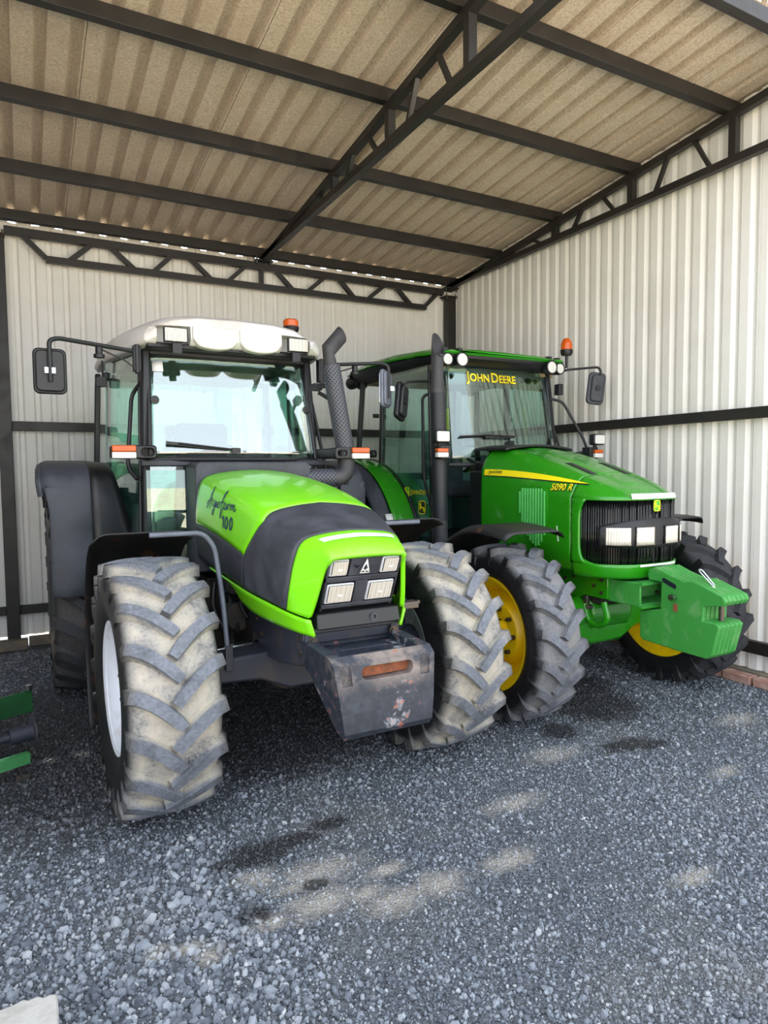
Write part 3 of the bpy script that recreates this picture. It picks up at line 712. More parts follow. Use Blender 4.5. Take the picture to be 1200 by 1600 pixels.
SC = [[(x*1.12, y*.98) for x, y in L] for L in SC]
b = MB(); strokes(b, SC, .0095, fn); b.build('model_script', 'blue_ink', D, smooth=0)
fn = hood_project(H1, -1, lambda u, v: (.225-u, 1.388+v*.9), .0035)
b = MB(); strokes(b, [[(0,.055),(.03,.075)],[(.03,.075),(.03,0.)],[(.085,.072),(.065,.05),(.065,.02),(.085,0),(.105,.02),(.105,.05),(.085,.072)],[(.165,.072),(.145,.05),(.145,.02),(.165,0),(.185,.02),(.185,.05),(.165,.072)]], .015, fn); b.build('model_number', 'blue_ink', D, smooth=0)

# front weight block
prof = [(-.665,.925),(-.99,.915),(-1.035,.885),(-1.062,.70),(-1.066,.60),(-1.045,.572),(-.98,.59),(-.86,.675),(-.745,.775),(-.675,.80)]
b = MB().prism(prof, -.252, .252, 'yz'); W = b.build('front_weight', 'axle_iron', D, smooth=30)
def cut(o, cutters):
    for mb in cutters:
        c = mb.build('cutter', 'axle_iron', o.parent, smooth=0); q = o.modifiers.new('cut', 'BOOLEAN'); q.object = c; q.operation = 'DIFFERENCE'; q.solver = 'EXACT'
        bpy.context.view_layer.update(); me = bpy.data.meshes.new_from_object(o.evaluated_get(bpy.context.evaluated_depsgraph_get()))
        o.modifiers.remove(q); old = o.data; o.data = me; bpy.data.objects.remove(c)
        me.shade_smooth(); me.set_sharp_from_angle(angle=R(30))
m = mat('df_weight', srgb(50, 56, 68), .5); t = NT(m); M['df_weight'] = m
f1 = t.noise(5, 6, .65); f2 = t.noise(24, 5, .7)
xyz = t.n('ShaderNodeSeparateXYZ'); t.l(t.coord(), xyz.inputs[0]); zz = xyz.outputs[2]
c = t.mixc(t.mapr(f2, .4, .7), srgb(32, 37, 47), srgb(54, 60, 72)); 
c = t.mixc(t.mapr(t.math('MULTIPLY_ADD', f1, .7, t.math('MULTIPLY', f2, .4)), .63, .70), c, srgb(150, 152, 158))
worn = t.math('MULTIPLY', t.mapr(zz, .76, .83), t.mapr(f1, .40, .55)); worn = t.math('MULTIPLY', worn, t.mapr(xyz.outputs[1], -.93, -1.0)); c = t.mixc(t.math('MULTIPLY', worn, .62), c, srgb(150, 136, 126))
c = t.mixc(t.math('MULTIPLY', t.mapr(f2, .58, .66), t.mapr(f1, .5, .56)), c, srgb(150, 84, 56)); t.base(c); t.bump(f2, .25, .004)
W.data.materials[0] = m
slot = lambda cx, cz, w_, h_, d0, d1, pl: MB().prism(rrect(cx, cz, w_, h_, h_*.48), d0, d1, pl)
tray = MB().box2((-.195, -.99, .886), (.195, -.68, .95)); ts = slot(.01, -.835, .27, .075, .80, .96, 'xy')
fs_ = slot(.006, .842, .262, .056, -1.09, -.985, 'xz'); nl_ = MB().box2((-.225, -1.08, .80), (-.175, -1.03, .93)); nr_ = MB().box2((.175, -1.08, .80), (.225, -1.03, .93))
try: cut(W, [tray, ts, fs_, nl_, nr_])
except Exception as e: print('cut failed', e)
for v in W.data.vertices: v.co.x *= 1-.16*max(0, min(1, (.92-v.co.z)/.35))
q = W.modifiers.new('bevel', 'BEVEL'); q.width = .010; q.segments = 3; q.limit_method = 'ANGLE'; q.angle_limit = R(35)
slot(.006, .842, .25, .05, -1.0, -.99, 'xz').build('rusty_slot', 'rust' if 'rust' in M else 'rusty_black', W)
grubby('rust', srgb(146, 84, 52), srgb(92, 58, 44), 20, .4, .65, .85); bpy.data.objects['rusty_slot'].data.materials[0] = M['rust']
b = MB().box2((-.25, -.70, .905), (.25, -.60, .955)).box2((-.21, -.72, .955), (.21, -.62, .985)); b.build('weight_carrier', 'axle_iron', D, bevel=.006)
for x in (-.21, .21): MB().cyl((x, -.725, .925), (x, -.69, .925), .022, 12).cyl((x, -.735, .925), (x, -.72, .925), .014, 6).build('carrier_bolt', 'bolt', D)
# chassis, axle, engine
for s in (-1, 1):
    prof = [(.16,.93),(-.72,1.0),(-.72,.86),(-.66,.80),(-.35,.735),(-.12,.72),(.06,.80),(.16,.84)]
    b = MB().prism(prof, s*.20, s*.245, 'yz'); b.build('side_frame', 'axle_iron', D, bevel=.006)
    for (y, z) in ((-.66,.93),(-.66,.86),(.0,.90),(-.08,.83)): MB().cyl((s*.24, y, z), (s*.256, y, z), .013, 6).build('frame_bolt', 'bolt', D)
b = MB().loft([[(x, -.16, z0), (x, .06, z0), (x, .06, z1), (x, -.16, z1)] for x, z0, z1 in ((-.62,.60,.74),(-.5,.61,.735),(-.28,.60,.745),(-.12,.53,.76),(.12,.53,.76),(.28,.60,.745),(.5,.61,.735),(.62,.60,.74))], True); b.build('front_axle', 'axle_iron', D, bevel=.014)
b = MB().box2((-.44, -.175, .655), (-.34, -.16, .68)); 
for s in (-1, 1):
    MB().cyl((s*.60, -.03, .48), (s*.60, -.03, .82), .07, 16).cyl((s*.55, -.03, .64), (s*.72, -.03, .64), .12, 20).build('steering_knuckle', 'axle_iron', D, bevel=.006)
    MB().box2((s*.455-.02, -.19, .68), (s*.455+.02, -.17, .81)).build('fender_bracket', 'axle_iron', D, bevel=.004)
    MB().tube([(s*.14, .1, .72), (s*.56, .12, .70)], .024, 10).tube([(s*.2, .1, .72), (s*.40, .115, .71)], .038, 12).build('steering_cylinder', 'chrome', D)
b = MB().box2((-.21, -.55, .76), (.21, .15, 1.06)).box2((-.24, .1, .66), (.24, .95, 1.16)).box2((-.30, .9, .52), (.30, 2.4, 1.0)).cyl((0, .15, .62), (0, .9, .58), .20, 20).cyl((-.28, .3, 1.04), (-.28, .52, 1.04), .06, 14).cyl((-.27, .25, .86), (-.27, .36, .86), .085, 16)
b.build('engine_block', 'engine', D, bevel=.01)
b = MB()
for pts in ([(-.26,.45,1.12),(-.30,.40,1.0),(-.28,.30,.86),(-.3,.2,.78)],[(-.27,.6,1.1),(-.31,.55,.95),(-.29,.35,.80),(-.36,.1,.76)],[(-.25,.2,1.03),(-.29,.16,.95),(-.27,.1,.88)],[(-.3,.7,1.0),(-.33,.62,.86),(-.30,.5,.74)]): b.tube(pts, .012, 8, smooth=5)
b.build('hydraulic_hoses', 'black_plastic', D)
MB().cyl((-.29, .36, 1.02), (-.29, .36, 1.12), .045, 16).cyl((-.29, .36, 1.0), (-.29, .36, 1.02), .05, 16).build('oil_filter', 'charcoal', D)
MB().box2((.235, -.62, .995), (.42, -.56, 1.03)).cyl((.3, -.59, 1.01), (.44, -.59, 1.02), .012, 8).build('hood_catch', 'bolt', D, bevel=.004)
# rear axle and underbody
MB().cyl((-.95, 2.35, .80), (.95, 2.35, .80), .13, 20).box2((-.32, 1.9, .5), (.32, 2.75, 1.05)).build('rear_axle', 'engine', D)
MB().box2((-.66, 1.15, .60), (-.34, 1.85, .98)).build('fuel_tank', 'black_plastic', D, bevel=.04); MB().box2((.34, 1.15, .60), (.66, 1.85, .98)).build('tool_box', 'black_plastic', D, bevel=.04)
for s in (-1, 1): MB().box2((s*.62, 1.3, .50), (s*.82, 1.62, .53)).box2((s*.62, 1.32, .76), (s*.80, 1.6, .785)).box2((s*.62, 1.3, .5), (s*.64, 1.34, 1.0)).build('cab_step', 'black_plastic', D)

# cab
AP0, AP1 = Vector((.632, 1.185, 1.02)), Vector((.585, 1.315, 2.545)); BP0, BP1 = Vector((.775, 2.14, 1.0)), Vector((.735, 2.10, 2.56)); CP0, CP1 = Vector((.79, 2.82, 1.5)), Vector((.75, 2.77, 2.56))
mir = lambda v, s: Vector((v.x*s, v.y, v.z))
for s in (-1, 1):
    MB().bar(mir(AP0, s), mir(AP1, s), .062, .075, (0,1,0)).build('front_pillar', 'black_plastic', D, bevel=.014)
    MB().bar(mir(BP0, s), mir(BP1, s), .03, .04, (0,1,0)).build('middle_pillar', 'black_plastic', D, bevel=.008)
    MB().bar(mir(CP0, s), mir(CP1, s), .05, .06, (0,1,0)).build('rear_pillar', 'black_plastic', D, bevel=.01)
    A0, A1, B0, B1, C0, C1 = (mir(v, s) for v in (AP0, AP1, BP0, BP1, CP0, CP1))
    def pane(name, P, g='df_glass', th=.006, par=D):
        P = [Vector(p) for p in P]; n_ = (P[1]-P[0]).cross(P[3]-P[0]).normalized()*th/2
        return MB().add([p-n_ for p in P]+[p+n_ for p in P], [(0,3,2,1), (4,5,6,7), (0,1,5,4), (1,2,6,5), (2,3,7,6), (3,0,4,7)]).build(name, g, par, smooth=0)
    dx = Vector((s*.022, 0, 0))
    d = pane('door_glass', [A0+dx+Vector((0,.05,.05)), B0+dx, B1+dx, A1+dx+Vector((0,.05,0))])
    MB().tube([A0+dx*1.4+Vector((0,.06,.06)), A1+dx*1.4+Vector((0,.06,-.02))], .012, 8).build('door_seal', 'black_plastic', d)
    MB().tube(fillet([A1+Vector((s*.03,.02,-.22)), A1+Vector((s*.085,.09,-.30)), A0+Vector((s*.095,.09,.72)), A0+Vector((s*.045,.03,.64))], .08), .014, 10).build('grab_handle', 'black_plastic', D)
    pane('rear_side_glass', [B0+Vector((0,.02,.5)), C0, C1, B1+Vector((0,.02,0))])
    MB().box(B1+Vector((s*.03, .0, -.11)), (.035, .10, .06)).build('door_hinge', 'black_plastic', d, bevel=.008); MB().box(B0+Vector((s*.03, -.05, .72)), (.035, .10, .07)).build('door_hinge', 'black_plastic', d, bevel=.008)
# windscreen with frame
fw = lambda u, v: Vector((u, 1.165+.12*(v-1.795)/.74+.07*((v-1.795)/.74)**2-.05*(1-abs(u/.6)**3), v))
ws = MB().grid(lambda u, v: fw((-.60+1.20*u)*(1-.06*v), 1.80+.715*v), 28, 12).build('windscreen', 'df_glass', D, solid=.006, off=0, smooth=60)
b = MB().tube([fw((-.60+1.2*k/16), 1.79) for k in range(17)], .016, 8).tube([fw(.564*(-1+2*k/16), 2.52) for k in range(17)], .018, 8)
for s in (-1, 1): b.tube([fw(s*(.598-.036*k/12), 1.79+.73*k/12) for k in range(13)], .015, 8)
b.build('windscreen_seal', 'black_plastic', ws)
MB().box2((-.66, 1.12, 1.745), (.66, 1.20, 1.79)).build('windscreen_sill', 'charcoal', D, bevel=.01)
for s in (-1, 1):
    ql = pane('lower_front_glass', [Vector((s*.60, 1.165, 1.12)), Vector((s*.385, 1.165, 1.12)), Vector((s*.385, 1.165, 1.745)), Vector((s*.60, 1.165, 1.745))])
b = MB().tube([(-.42,1.10,1.90),(-.1,1.098,1.865),(-.02,1.10,1.856)], .008, 8).bar((-.5, 1.118, 1.905), (-.08, 1.112, 1.862), .012, .02).box((-.03, 1.10, 1.855), (.06, .03, .035)); wi = b.build('wiper', 'black_plastic', D)
b = MB().box((.05, 1.16, 1.82), (.30, .06, .05)).cyl((.04,1.12,1.84), (.04,1.17,1.84), .022, 14); b.build('wiper_motor', 'black_plastic', D, bevel=.015)
for x, z in ((-.545, 2.2), (.555, 2.17)): MB().lathe([(0,0),(0,.028),(-.012,.028),(-.016,.014),(-.016,0)], 20, 'y', (x, fw(x, z).y-.006, z)).build('glass_clamp', 'black_plastic', ws)
b = MB().box2((-.56,0,2.35),(-.49,.002,2.46)); 
MB().add([fw(-.545,2.40)+Vector((0,-.006,0)), fw(-.475,2.40)+Vector((0,-.006,0)), fw(-.475,2.475)+Vector((0,-.006,0)), fw(-.545,2.475)+Vector((0,-.006,0))], [(0,1,2,3)]).build('inspection_sticker', 'white_decal', ws, solid=.001)
# roof
RO = []
for y, h, zb, zt in ((1.085,.56,2.60,2.70), (1.12,.62,2.565,2.755), (1.22,.655,2.545,2.79), (1.5,.70,2.545,2.825), (1.9,.765,2.555,2.845), (2.25,.80,2.56,2.845), (2.6,.79,2.56,2.82), (2.74,.765,2.57,2.78), (2.79,.72,2.60,2.74)):
    half = [(0, zt), (.45*h, zt-.008), (.70*h, zt-.035), (.84*h, zt-.08), (.945*h, zt-.62*(zt-zb)*.75), (h, zb+.05), (h*1.005, zb+.02), (h*.985, zb)]
    ring = [(x, y, z) for x, z in half]+[(-x, y, z) for x, z in half[:0:-1]]; RO.append(ring)
rf = MB().loft(RO, True).build('cab_roof', 'roof_cream', D, smooth=50, bevel=.006)
try: cut(rf, [MB().box2((s-.115, 1.0, 2.53), (s+.105, 1.22, 2.682)) for s in (-.43, .43)])
except Exception as e: print(e)
b = MB(); 
for i, (xa, xb) in enumerate(((-.315,-.008), (.008,.315))):
    b.loft([[(x, 1.075+.03*abs(k-4)/4*.3, z) for x, z in [(xa+(xb-xa)*j/8, 2.70) for j in range(9)]+[(xb-(xb-xa)*j/8, 2.60-.075*math.sin(PI*(.12+.76*j/8))) for j in range(9)]] for k in (4, 0)] and
           [[(x, yy_, z) for x, z in [(xa+(xb-xa)*j/8, 2.69) for j in range(9)]+[(xb-(xb-xa)*j/8, 2.60-.062*math.sin(PI*j/8)**.35) for j in range(9)]] for yy_ in (1.062, 1.3)], True)
b.build('roof_duct', 'roof_cream', rf, bevel=.012, smooth=50)
MB().box2((-.60, 1.28, 2.51), (.60, 2.75, 2.57)).box2((-.60, 1.14, 2.535), (.60, 1.30, 2.575)).build('roof_liner', 'black_plastic', D, bevel=.01)
for s in (-1, 1):
    c = Vector((s*.43, 1.055, 2.612)); f = lambda u, v, d=0., c=c: c+Vector((u, -d-.01, v))
    lamp(D, -.078, .078, -.050, .050, f, 'black_plastic', 'roof_work_light')
    MB().box2((s*.42-.03, 1.06, 2.50), (s*.42+.03, 1.10, 2.585)).build('lamp_bracket', 'black_plastic', D)
MB().prism([(-.33,2.835),(-.30,2.865),(-.16,2.868),(-.10,2.885),(0,2.888),(.04,2.862),(.2,2.855),(.24,2.835)], 1.75, 2.2, 'xz').build('roof_hatch', 'black_plastic', rf, bevel=.012)
be = MB().lathe([(0,0),(.0,.045),(.02,.06),(.045,.066),(.05,.062),(.05,0)], 24, 'z', (.545, 1.5, 2.79)).cyl((.545,1.5,2.74),(.545,1.5,2.80),.028,16).build('beacon_base', 'black_plastic', D)
MB().lathe([(.05,0),(.05,.060),(.095,.060),(.105,.05),(.108,0)], 24, 'z', (.545, 1.5, 2.79)).build('beacon_lens', 'amber', be)
# interior
b = MB().box2((-.24, 1.78, 1.42), (.24, 2.25, 1.56)).box2((-.22, 2.18, 1.50), (.22, 2.34, 2.12)); b.build('driver_seat', 'seat_cloth', D, bevel=.05, seg=3)
b = MB().tube([(.19*math.cos(2*PI*k/32), 1.58+.16*math.sin(2*PI*k/32), 1.82+.10*math.sin(2*PI*k/32)) for k in range(33)], .016, 8).cyl((0,1.58,1.82),(0,1.46,1.3),.04,12).bar((-.18,1.58,1.82),(.18,1.58,1.82),.03,.015).box2((-.26,1.28,1.3),(.26,1.48,1.74)); b.build('steering_column', 'black_plastic', D, bevel=.01)
b = MB().box2((-.62,1.2,1.02),(.62,2.6,1.08)); b.build('cab_floor', 'black_plastic', D)
MB().box2((-.62,2.62,1.02),(.62,2.68,1.62)).box2((-.74,1.72,1.06),(-.34,2.62,1.44)).box2((.34,1.72,1.06),(.74,2.62,1.44)).build('cab_inner_panel', 'cabin_teal', D, bevel=.02)
pane('rear_glass', [Vector((-.72,2.80,1.62)), Vector((.72,2.80,1.62)), Vector((.69,2.76,2.53)), Vector((-.69,2.76,2.53))])
MB().bar((-.72,2.76,2.53),(.72,2.76,2.53),.05,.05).build('rear_header', 'black_plastic', D)
# rear fenders
for s in (-1, 1):
    c = Vector((0, 2.35, .80)); b = MB()
    def sec(a, xo, xi, r): 
        return [(s*xo, c.y-r*math.cos(a), c.z+r*math.sin(a)), (s*xi, c.y-r*math.cos(a), c.z+r*math.sin(a))]
    prof = [(1.49, .86), (1.475, .95), (1.47, 1.2), (1.475, 1.5), (1.50, 1.62), (1.56, 1.71), (1.70, 1.765), (2.0, 1.79), (2.5, 1.79), (2.85, 1.75), (3.1, 1.62), (3.22, 1.4)]
    def fn_(u, v):
        i = u*(len(prof)-1); p = cr(list(range(len(prof))), prof, i); k = p
        xo = (1.205 if s < 0 else 1.165)+(.055 if s < 0 else .02)*min(1, max(0, (k[1]-1.45)/.3)); xi = .945
        return Vector((s*(xi+(xo-xi)*v), k[0]-.02*math.sin(v*PI)*(1 if k[1] < 1.5 else .2), k[1]-(.05*max(0, (v-.8)/.2)**2 if k[1] > 1.6 else 0)))
    rfd = MB().grid(fn_, 44, 10).build('rear_fender', 'fender_black', D, solid=.02, off=0, bevel=.006)
    def fi(u, v):
        i = u*(len(prof)-1); p = cr(list(range(len(prof))), prof, i); return Vector((s*(.945-(.15+.16*min(1, max(0, (1.75-p[1])/.6)))*v), p[0]+.05*v**1.5, p[1]-.015*v))
    MB().grid(fi, 44, 4).build('fender_inner_panel', 'black_plastic', rfd, solid=.02, off=0)
    if s < 0: MB().tube([(s*1.25, 1.53, 1.55), (s*1.262, 1.55, 1.66), (s*1.25, 1.75, 1.745), (s*1.24, 2.3, 1.76)], .022, 10, smooth=5).build('fender_flare', 'fender_black', rfd)
    # front fenders
    b = MB()
    def ff(u, v):
        a = R(97)+u*R(118); r_ = .765; cz = .635; x0, x1 = (.555, 1.065)
        e = abs(2*v-1); r2 = r_-.045*max(0, (e-.72)/.28)**2
        return Vector((s*(x0+(x1-x0)*v), .03-r2*math.cos(a), cz+r2*math.sin(a)))
    fd = MB().grid(ff, 26, 14).build('front_fender', 'rusty_black', D, solid=.008)
    MB().tube(fillet([(s*.80, .0, 1.385), (s*.53, .0, 1.385), (s*.475, -.02, 1.31), (s*.455, -.08, 1.05), (s*.455, -.15, .80)], .09), .013, 10).build('fender_stay', 'stay_grey', fd)
    # indicator lamp on bracket
    x0 = s*.70; sg = MB().prism(rrect(s*.745, 1.832, .27, .085, .02), .82, .90, 'xz').build('indicator_bracket', 'black_plastic', D, bevel=.008)
    try: cut(sg, [MB().prism(rrect(s*.665, 1.832, .075, .045, .02), .7, 1.0, 'xz')])
    except Exception: pass
    MB().bar((s*.63, .87, 1.832), (s*.62, 1.18, 1.832), .05, .075).build('bracket_arm', 'black_plastic', sg, bevel=.01)
    MB().box2((s*.735, .80, 1.833), (s*.875, .83, 1.872)).build('indicator_lens', 'amber', sg, bevel=.006); MB().box2((s*.735, .80, 1.792), (s*.875, .83, 1.831)).build('position_lens', 'white_lens', sg, bevel=.006)
# mirrors
for s in (-1, 1):
    xm = -1.185 if s < 0 else 1.145; zt_ = 2.525
    b = MB().tube(fillet([(s*.645,1.19,2.505), (xm-s*.05,1.02,zt_), (xm,1.0,zt_-.02), (xm,1.0,2.26)], .06), .014, 10); ma = b.build('mirror_arm', 'black_plastic', D)
    MB().box((s*.66, 1.19, 2.46), (.05, .06, .17)).cyl((s*.66,1.17,2.36),(s*.66,1.17,2.55),.018,12).build('arm_clamp', 'black_plastic', ma, bevel=.006)
    MB().cyl((s*.90,1.09,2.50),(s*.90,1.09,2.46),.022,12).cyl((s*.90,1.09,2.455),(s*.90,1.09,2.435),.034,12).build('arm_knob', 'black_plastic', ma)
    ang = R(0) if s < 0 else R(44); rot = Matrix.Rotation(ang, 3, 'Z'); w_, h_ = (.185, .275) if s < 0 else (.20, .285)
    cz = 2.325 if s < 0 else 2.335; tr = lambda p, xm=xm, rot=rot, cz=cz: rot @ Vector((p.x, p.y, 0))+Vector((xm, 1.03, cz+p.z))
    mh = MB().prism(rrect(0, 0, w_, h_, .035), 0, .028, 'xz', tr).prism(rrect(0, 0, w_*.86, h_*.9, .03), -.016, .002, 'xz', tr).build('mirror_housing', 'black_plastic' if s < 0 else 'stay_grey', ma, bevel=.008)
    MB().prism(rrect(0, 0, w_*.92, h_*.94, .03), .0285, .031, 'xz', tr).build('mirror_glass', 'mirror', mh)
    MB().box(tr(Vector((0, -.025, 0))), (.06, .03, .035)).build('mirror_clip', 'chrome', mh)
for s in (-1, 1):
    o = MB().tube([(s*.92,1.08,2.50),(s*.74,1.16,2.44),(s*.645,1.18,2.38)], .005, 6).tube([(s*.645,1.18,2.50),(s*.80,1.3,2.44)], .004, 6).build('mirror_brace', 'black_plastic', D)
MB().prism(rrect(0,0,.075,.075,.015), 0, .04, 'xz', lambda p: Vector((-.80+p.x, 2.0+p.y, 2.40+p.z))).cyl((-.79,2.02,2.44),(-.79,2.02,2.56),.008,8).build('rear_view_camera' if False else 'side_mirror', 'black_plastic', D, bevel=.008)
MB().tube(fillet([(.64,1.19,2.30), (.73,1.14,2.24), (.80,1.05,1.95), (.80,1.05,1.60)], .12, 8), .016, 10).build('grab_handle', 'black_plastic', D)
# exhaust
grubby('pipe', srgb(50, 50, 54), srgb(74, 72, 74), 8, .45, .7, .55, .7)
m = mat('perforated', srgb(64, 66, 74), .55); t = NT(m); co = t.n('ShaderNodeSeparateXYZ'); t.l(t.coord(), co.inputs[0])
ang = t.math('ARCTAN2', t.math('SUBTRACT', co.outputs[1], .90), t.math('SUBTRACT', co.outputs[0], t.math('MULTIPLY_ADD', co.outputs[2], -.173, 1.044)))
s1 = t.math('SINE', t.math('MULTIPLY_ADD', ang, 14., t.math('MULTIPLY', co.outputs[2], 215.))); s2 = t.math('SINE', t.math('MULTIPLY_ADD', ang, 14., t.math('MULTIPLY', co.outputs[2], -215.)))
t.base(t.mixc(t.mapr(t.math('ADD', s1, s2), .55, .8), srgb(76, 78, 88), srgb(8, 8, 10))); M['perforated'] = m
ex = MB().tube(fillet([(.30,.90,1.655), (.735,.90,1.655), (.722,.90,1.92)], .10, 8), .062, 16).build('exhaust_pipe', 'pipe', D)
m = mat('perforated_low', srgb(64, 66, 74), .55); t = NT(m); co = t.n('ShaderNodeSeparateXYZ'); t.l(t.coord(), co.inputs[0])
ang = t.math('ARCTAN2', t.math('SUBTRACT', co.outputs[1], .90), t.math('SUBTRACT', co.outputs[2], 1.655))
s1 = t.math('SINE', t.math('MULTIPLY_ADD', ang, 14., t.math('MULTIPLY', co.outputs[0], 215.))); s2 = t.math('SINE', t.math('MULTIPLY_ADD', ang, 14., t.math('MULTIPLY', co.outputs[0], -215.)))
t.base(t.mixc(t.mapr(t.math('ADD', s1, s2), .55, .8), srgb(76, 78, 88), srgb(8, 8, 10))); M['perforated_low'] = m
MB().tube([(.40,.90,1.655), (.62,.90,1.655)], .067, 28).build('lower_heat_guard', 'perforated_low', ex)
MB().tube([(.722,.90,1.86), (.618,.90,2.46)], .066, 22).build('heat_guard', 'perforated', ex)
b = MB(); p0, p1, p2 = Vector((.622,.90,2.42)), Vector((.598,.90,2.565)), Vector((.705,.90,2.685)); rings = []
for p, nrm, r_ in ((p0, (p1-p0), .053), (p1, ((p1-p0).normalized()+(p2-p1).normalized()), .056), (p2, Vector((.35,0,-.9)), .056)):
    nrm = nrm.normalized(); d = (p1-p0).normalized() if p is p0 else (p2-p1).normalized()
    ring = []
    for k in range(20):
        a = 2*PI*k/20; u_ = Vector((0,1,0)); w_ = d.cross(u_).normalized(); q = u_*math.cos(a)*r_+w_*math.sin(a)*r_
        if p is p2: q = q+d*(w_.dot(q))*.4
        ring.append(p+q)
    rings.append(ring)
b.loft(rings, True, True, False).build('exhaust_tip', 'pipe', ex, solid=.004)
MB().tube([(.60,1.10,2.33),(.64,.97,2.33)], .018, 8).box((.60,1.13,2.33),(.06,.08,.05)).build('exhaust_bracket', 'pipe', ex)
# ================================================================== right tractor
JD = empty('tractor', (3.74, 3.60, 0), 'dark green tractor with yellow wheels and a green weight stack, by the right wall', 'tractor', 'two tractors parked in the shed')
D = JD
w5 = wheel(D, 'front_tire', -.837, 0, .602, .37, .378, 19, 'jd_front_rubber', 'jd_yellow', 'jd', R(-1), .05, .038)
w6 = wheel(D, 'front_tire', .84, 0, .602, .37, .378, 19, 'jd_far_rubber', 'jd_yellow', 'jd', R(-1), .1, .038)
w7 = wheel(D, 'rear_tire', -.90, 2.27, .78, .45, .43, 20, 'jd_rear_rubber', 'jd_yellow', 'jd', 0, .05)
w8 = wheel(D, 'rear_tire', .90, 2.27, .78, .45, .43, 20, 'jd_rear_rubber', 'jd_yellow', 'jd', 0, .05, mesh=w7.data)
HM, YF, DF_ = .405, -.15, .385
zt = lambda y: cr([-.56,-.45,-.2,.1,.42,.65,.9], [(1.528,),(1.560,),(1.645,),(1.745,),(1.832,),(1.872,),(1.893,)], y)[0]
zE = lambda y: cr([-.56,-.15,.2,.9], [(1.500,),(1.503,),(1.58,),(1.70,)], y)[0]
def zH(x, y):
    a = min(1, abs(x)/HM); return zt(y)-.020*a*a+(.012 if abs(x) < .13 and y > -.35 else 0)*(1-(abs(x)/.13)**4 if abs(x) < .13 else 0)
def crown_z(x, y, w):
    w = max(0., min(1., w/.42)); return zE(y)+(zH(x, y)-zE(y))*(1-(1-w)**2.6)
def plan(phi):
    s_, c_ = math.sin(phi), math.cos(phi)
    return (math.copysign(HM*abs(s_)**(2/3.), s_), YF-DF_*abs(max(c_, 0))**(2/2.2))
def G(phi, z, off=0.):
    x, y = plan(phi); e = .01; a = plan(max(-PI/2, phi-e)); b_ = plan(min(PI/2, phi+e)); t_ = Vector((b_[0]-a[0], b_[1]-a[1])).normalized(); n_ = Vector((t_.y, -t_.x))
    return Vector((x+n_.x*off, y+n_.y*off, z))
def jside(y, a):   # a in [-1,1] around the section, |a|<.55 over the top
    sg = 1 if a >= 0 else -1; q = abs(a)
    if q < .55:
        k = q/.55; x = HM*(1-(1-k)**1.6) if False else HM*k**.8; return Vector((sg*x, y, crown_z(x, y, 1-x/HM)))
    k = (q-.55)/.45; zb = .985+.02*0; z = zE(y)+(zb-zE(y))*k; bul = .012*math.sin(PI*min(1, k*1.1))*max(0., min(1, (y-YF)/.25)); x = HM+bul*.6-.03*max(0, k-.7)**2/.09
    return Vector((sg*x, y, z))
b = MB().grid(lambda u, v: jside(.88+(YF-.88)*v, -1+2*u), 90, 40)
hood = b.build('hood', 'jd_green', D, solid=.014, smooth=45)
# rounded nose cap
def cap(u, v):
    ph = -PI/2+PI*u; x, y = plan(ph); k = 1-(1-v)**1.5; X_, Y_ = x*(1-k), y+(YF-y)*k; return Vector((X_, Y_, crown_z(X_, Y_, k)))
MB().grid(cap, 60, 22).build('hood_nose', 'jd_green', D, solid=.012, smooth=50)
band = lambda z0, z1, o0, o1, p0=-PI/2, p1=PI/2, n=60, nv=4: MB().grid(lambda u, v: G(p0+(p1-p0)*u, z0+(z1-z0)*v, o0+(o1-o0)*v), n, nv)
band(1.492, 1.504, 0, 0).build('nose_rim', 'jd_green', D, solid=.03)
# grille: wraps from flank to flank, rounded corners by a trimmed green surround
gt = lambda ph: 1.495-.03*max(0, (abs(ph)-1.25)/.32)**2; 
def chin_top(ph):
    a = abs(ph)/(PI/2); return 1.062+(.0 if a < .62 else .10*((a-.62)/.38)**2.4)
MB().grid(lambda u, v: G(-1.555+3.11*u, .97+(1.495-.97)*v, -.022), 70, 6).build('grille', 'black_gloss', D, solid=.01)
g = bpy.data.objects[[o.name for o in bpy.data.objects if o.name.startswith('grille')][-1]]
g = [o for o in bpy.data.objects if o.parent == JD and o.name.startswith('grille')][0]
b = MB()
for k in range(60):
    ph = -1.5+3.0*k/59; b.add([G(ph-.021, 1.0, -.018), G(ph+.021, 1.0, -.018), G(ph+.021, 1.49, -.018), G(ph-.021, 1.49, -.018)], [(0,1,2,3)])
b.build('grille_slats', 'black_gloss', g, solid=.004)
MB().grid(lambda u, v: G(-PI/2+PI*u, .965+(chin_top(-PI/2+PI*u)-.965)*v, .0-.02*(1-v)**2), 60, 5).build('chin', 'jd_green', D, solid=.02)
for s in (-1, 1):   # rounded ends of the opening
    def side_end(u, v, s=s):
        z = 1.06+(1.5-1.06)*u; q = (u-.5)*2; p0 = PI/2; p1 = 1.40+.135*min(1, abs(q)**6)*0-.14*abs(q)**5; return G(s*(p0+(p1-p0)*v), z, .0015)
    MB().grid(side_end, 20, 4).build('grille_surround', 'jd_green', D, solid=.02)
b = MB().grid(lambda u, v: G(-.395+.79*u, 1.500+.036*v, .006-.014*v*v), 24, 4).build('reflective_strip', 'white_decal', D, solid=.002)
MB().grid(lambda u, v: G(-.22+.62*u, 1.044+.016*v, .004), 20, 2).build('reflective_strip', 'white_decal', D, solid=.002)
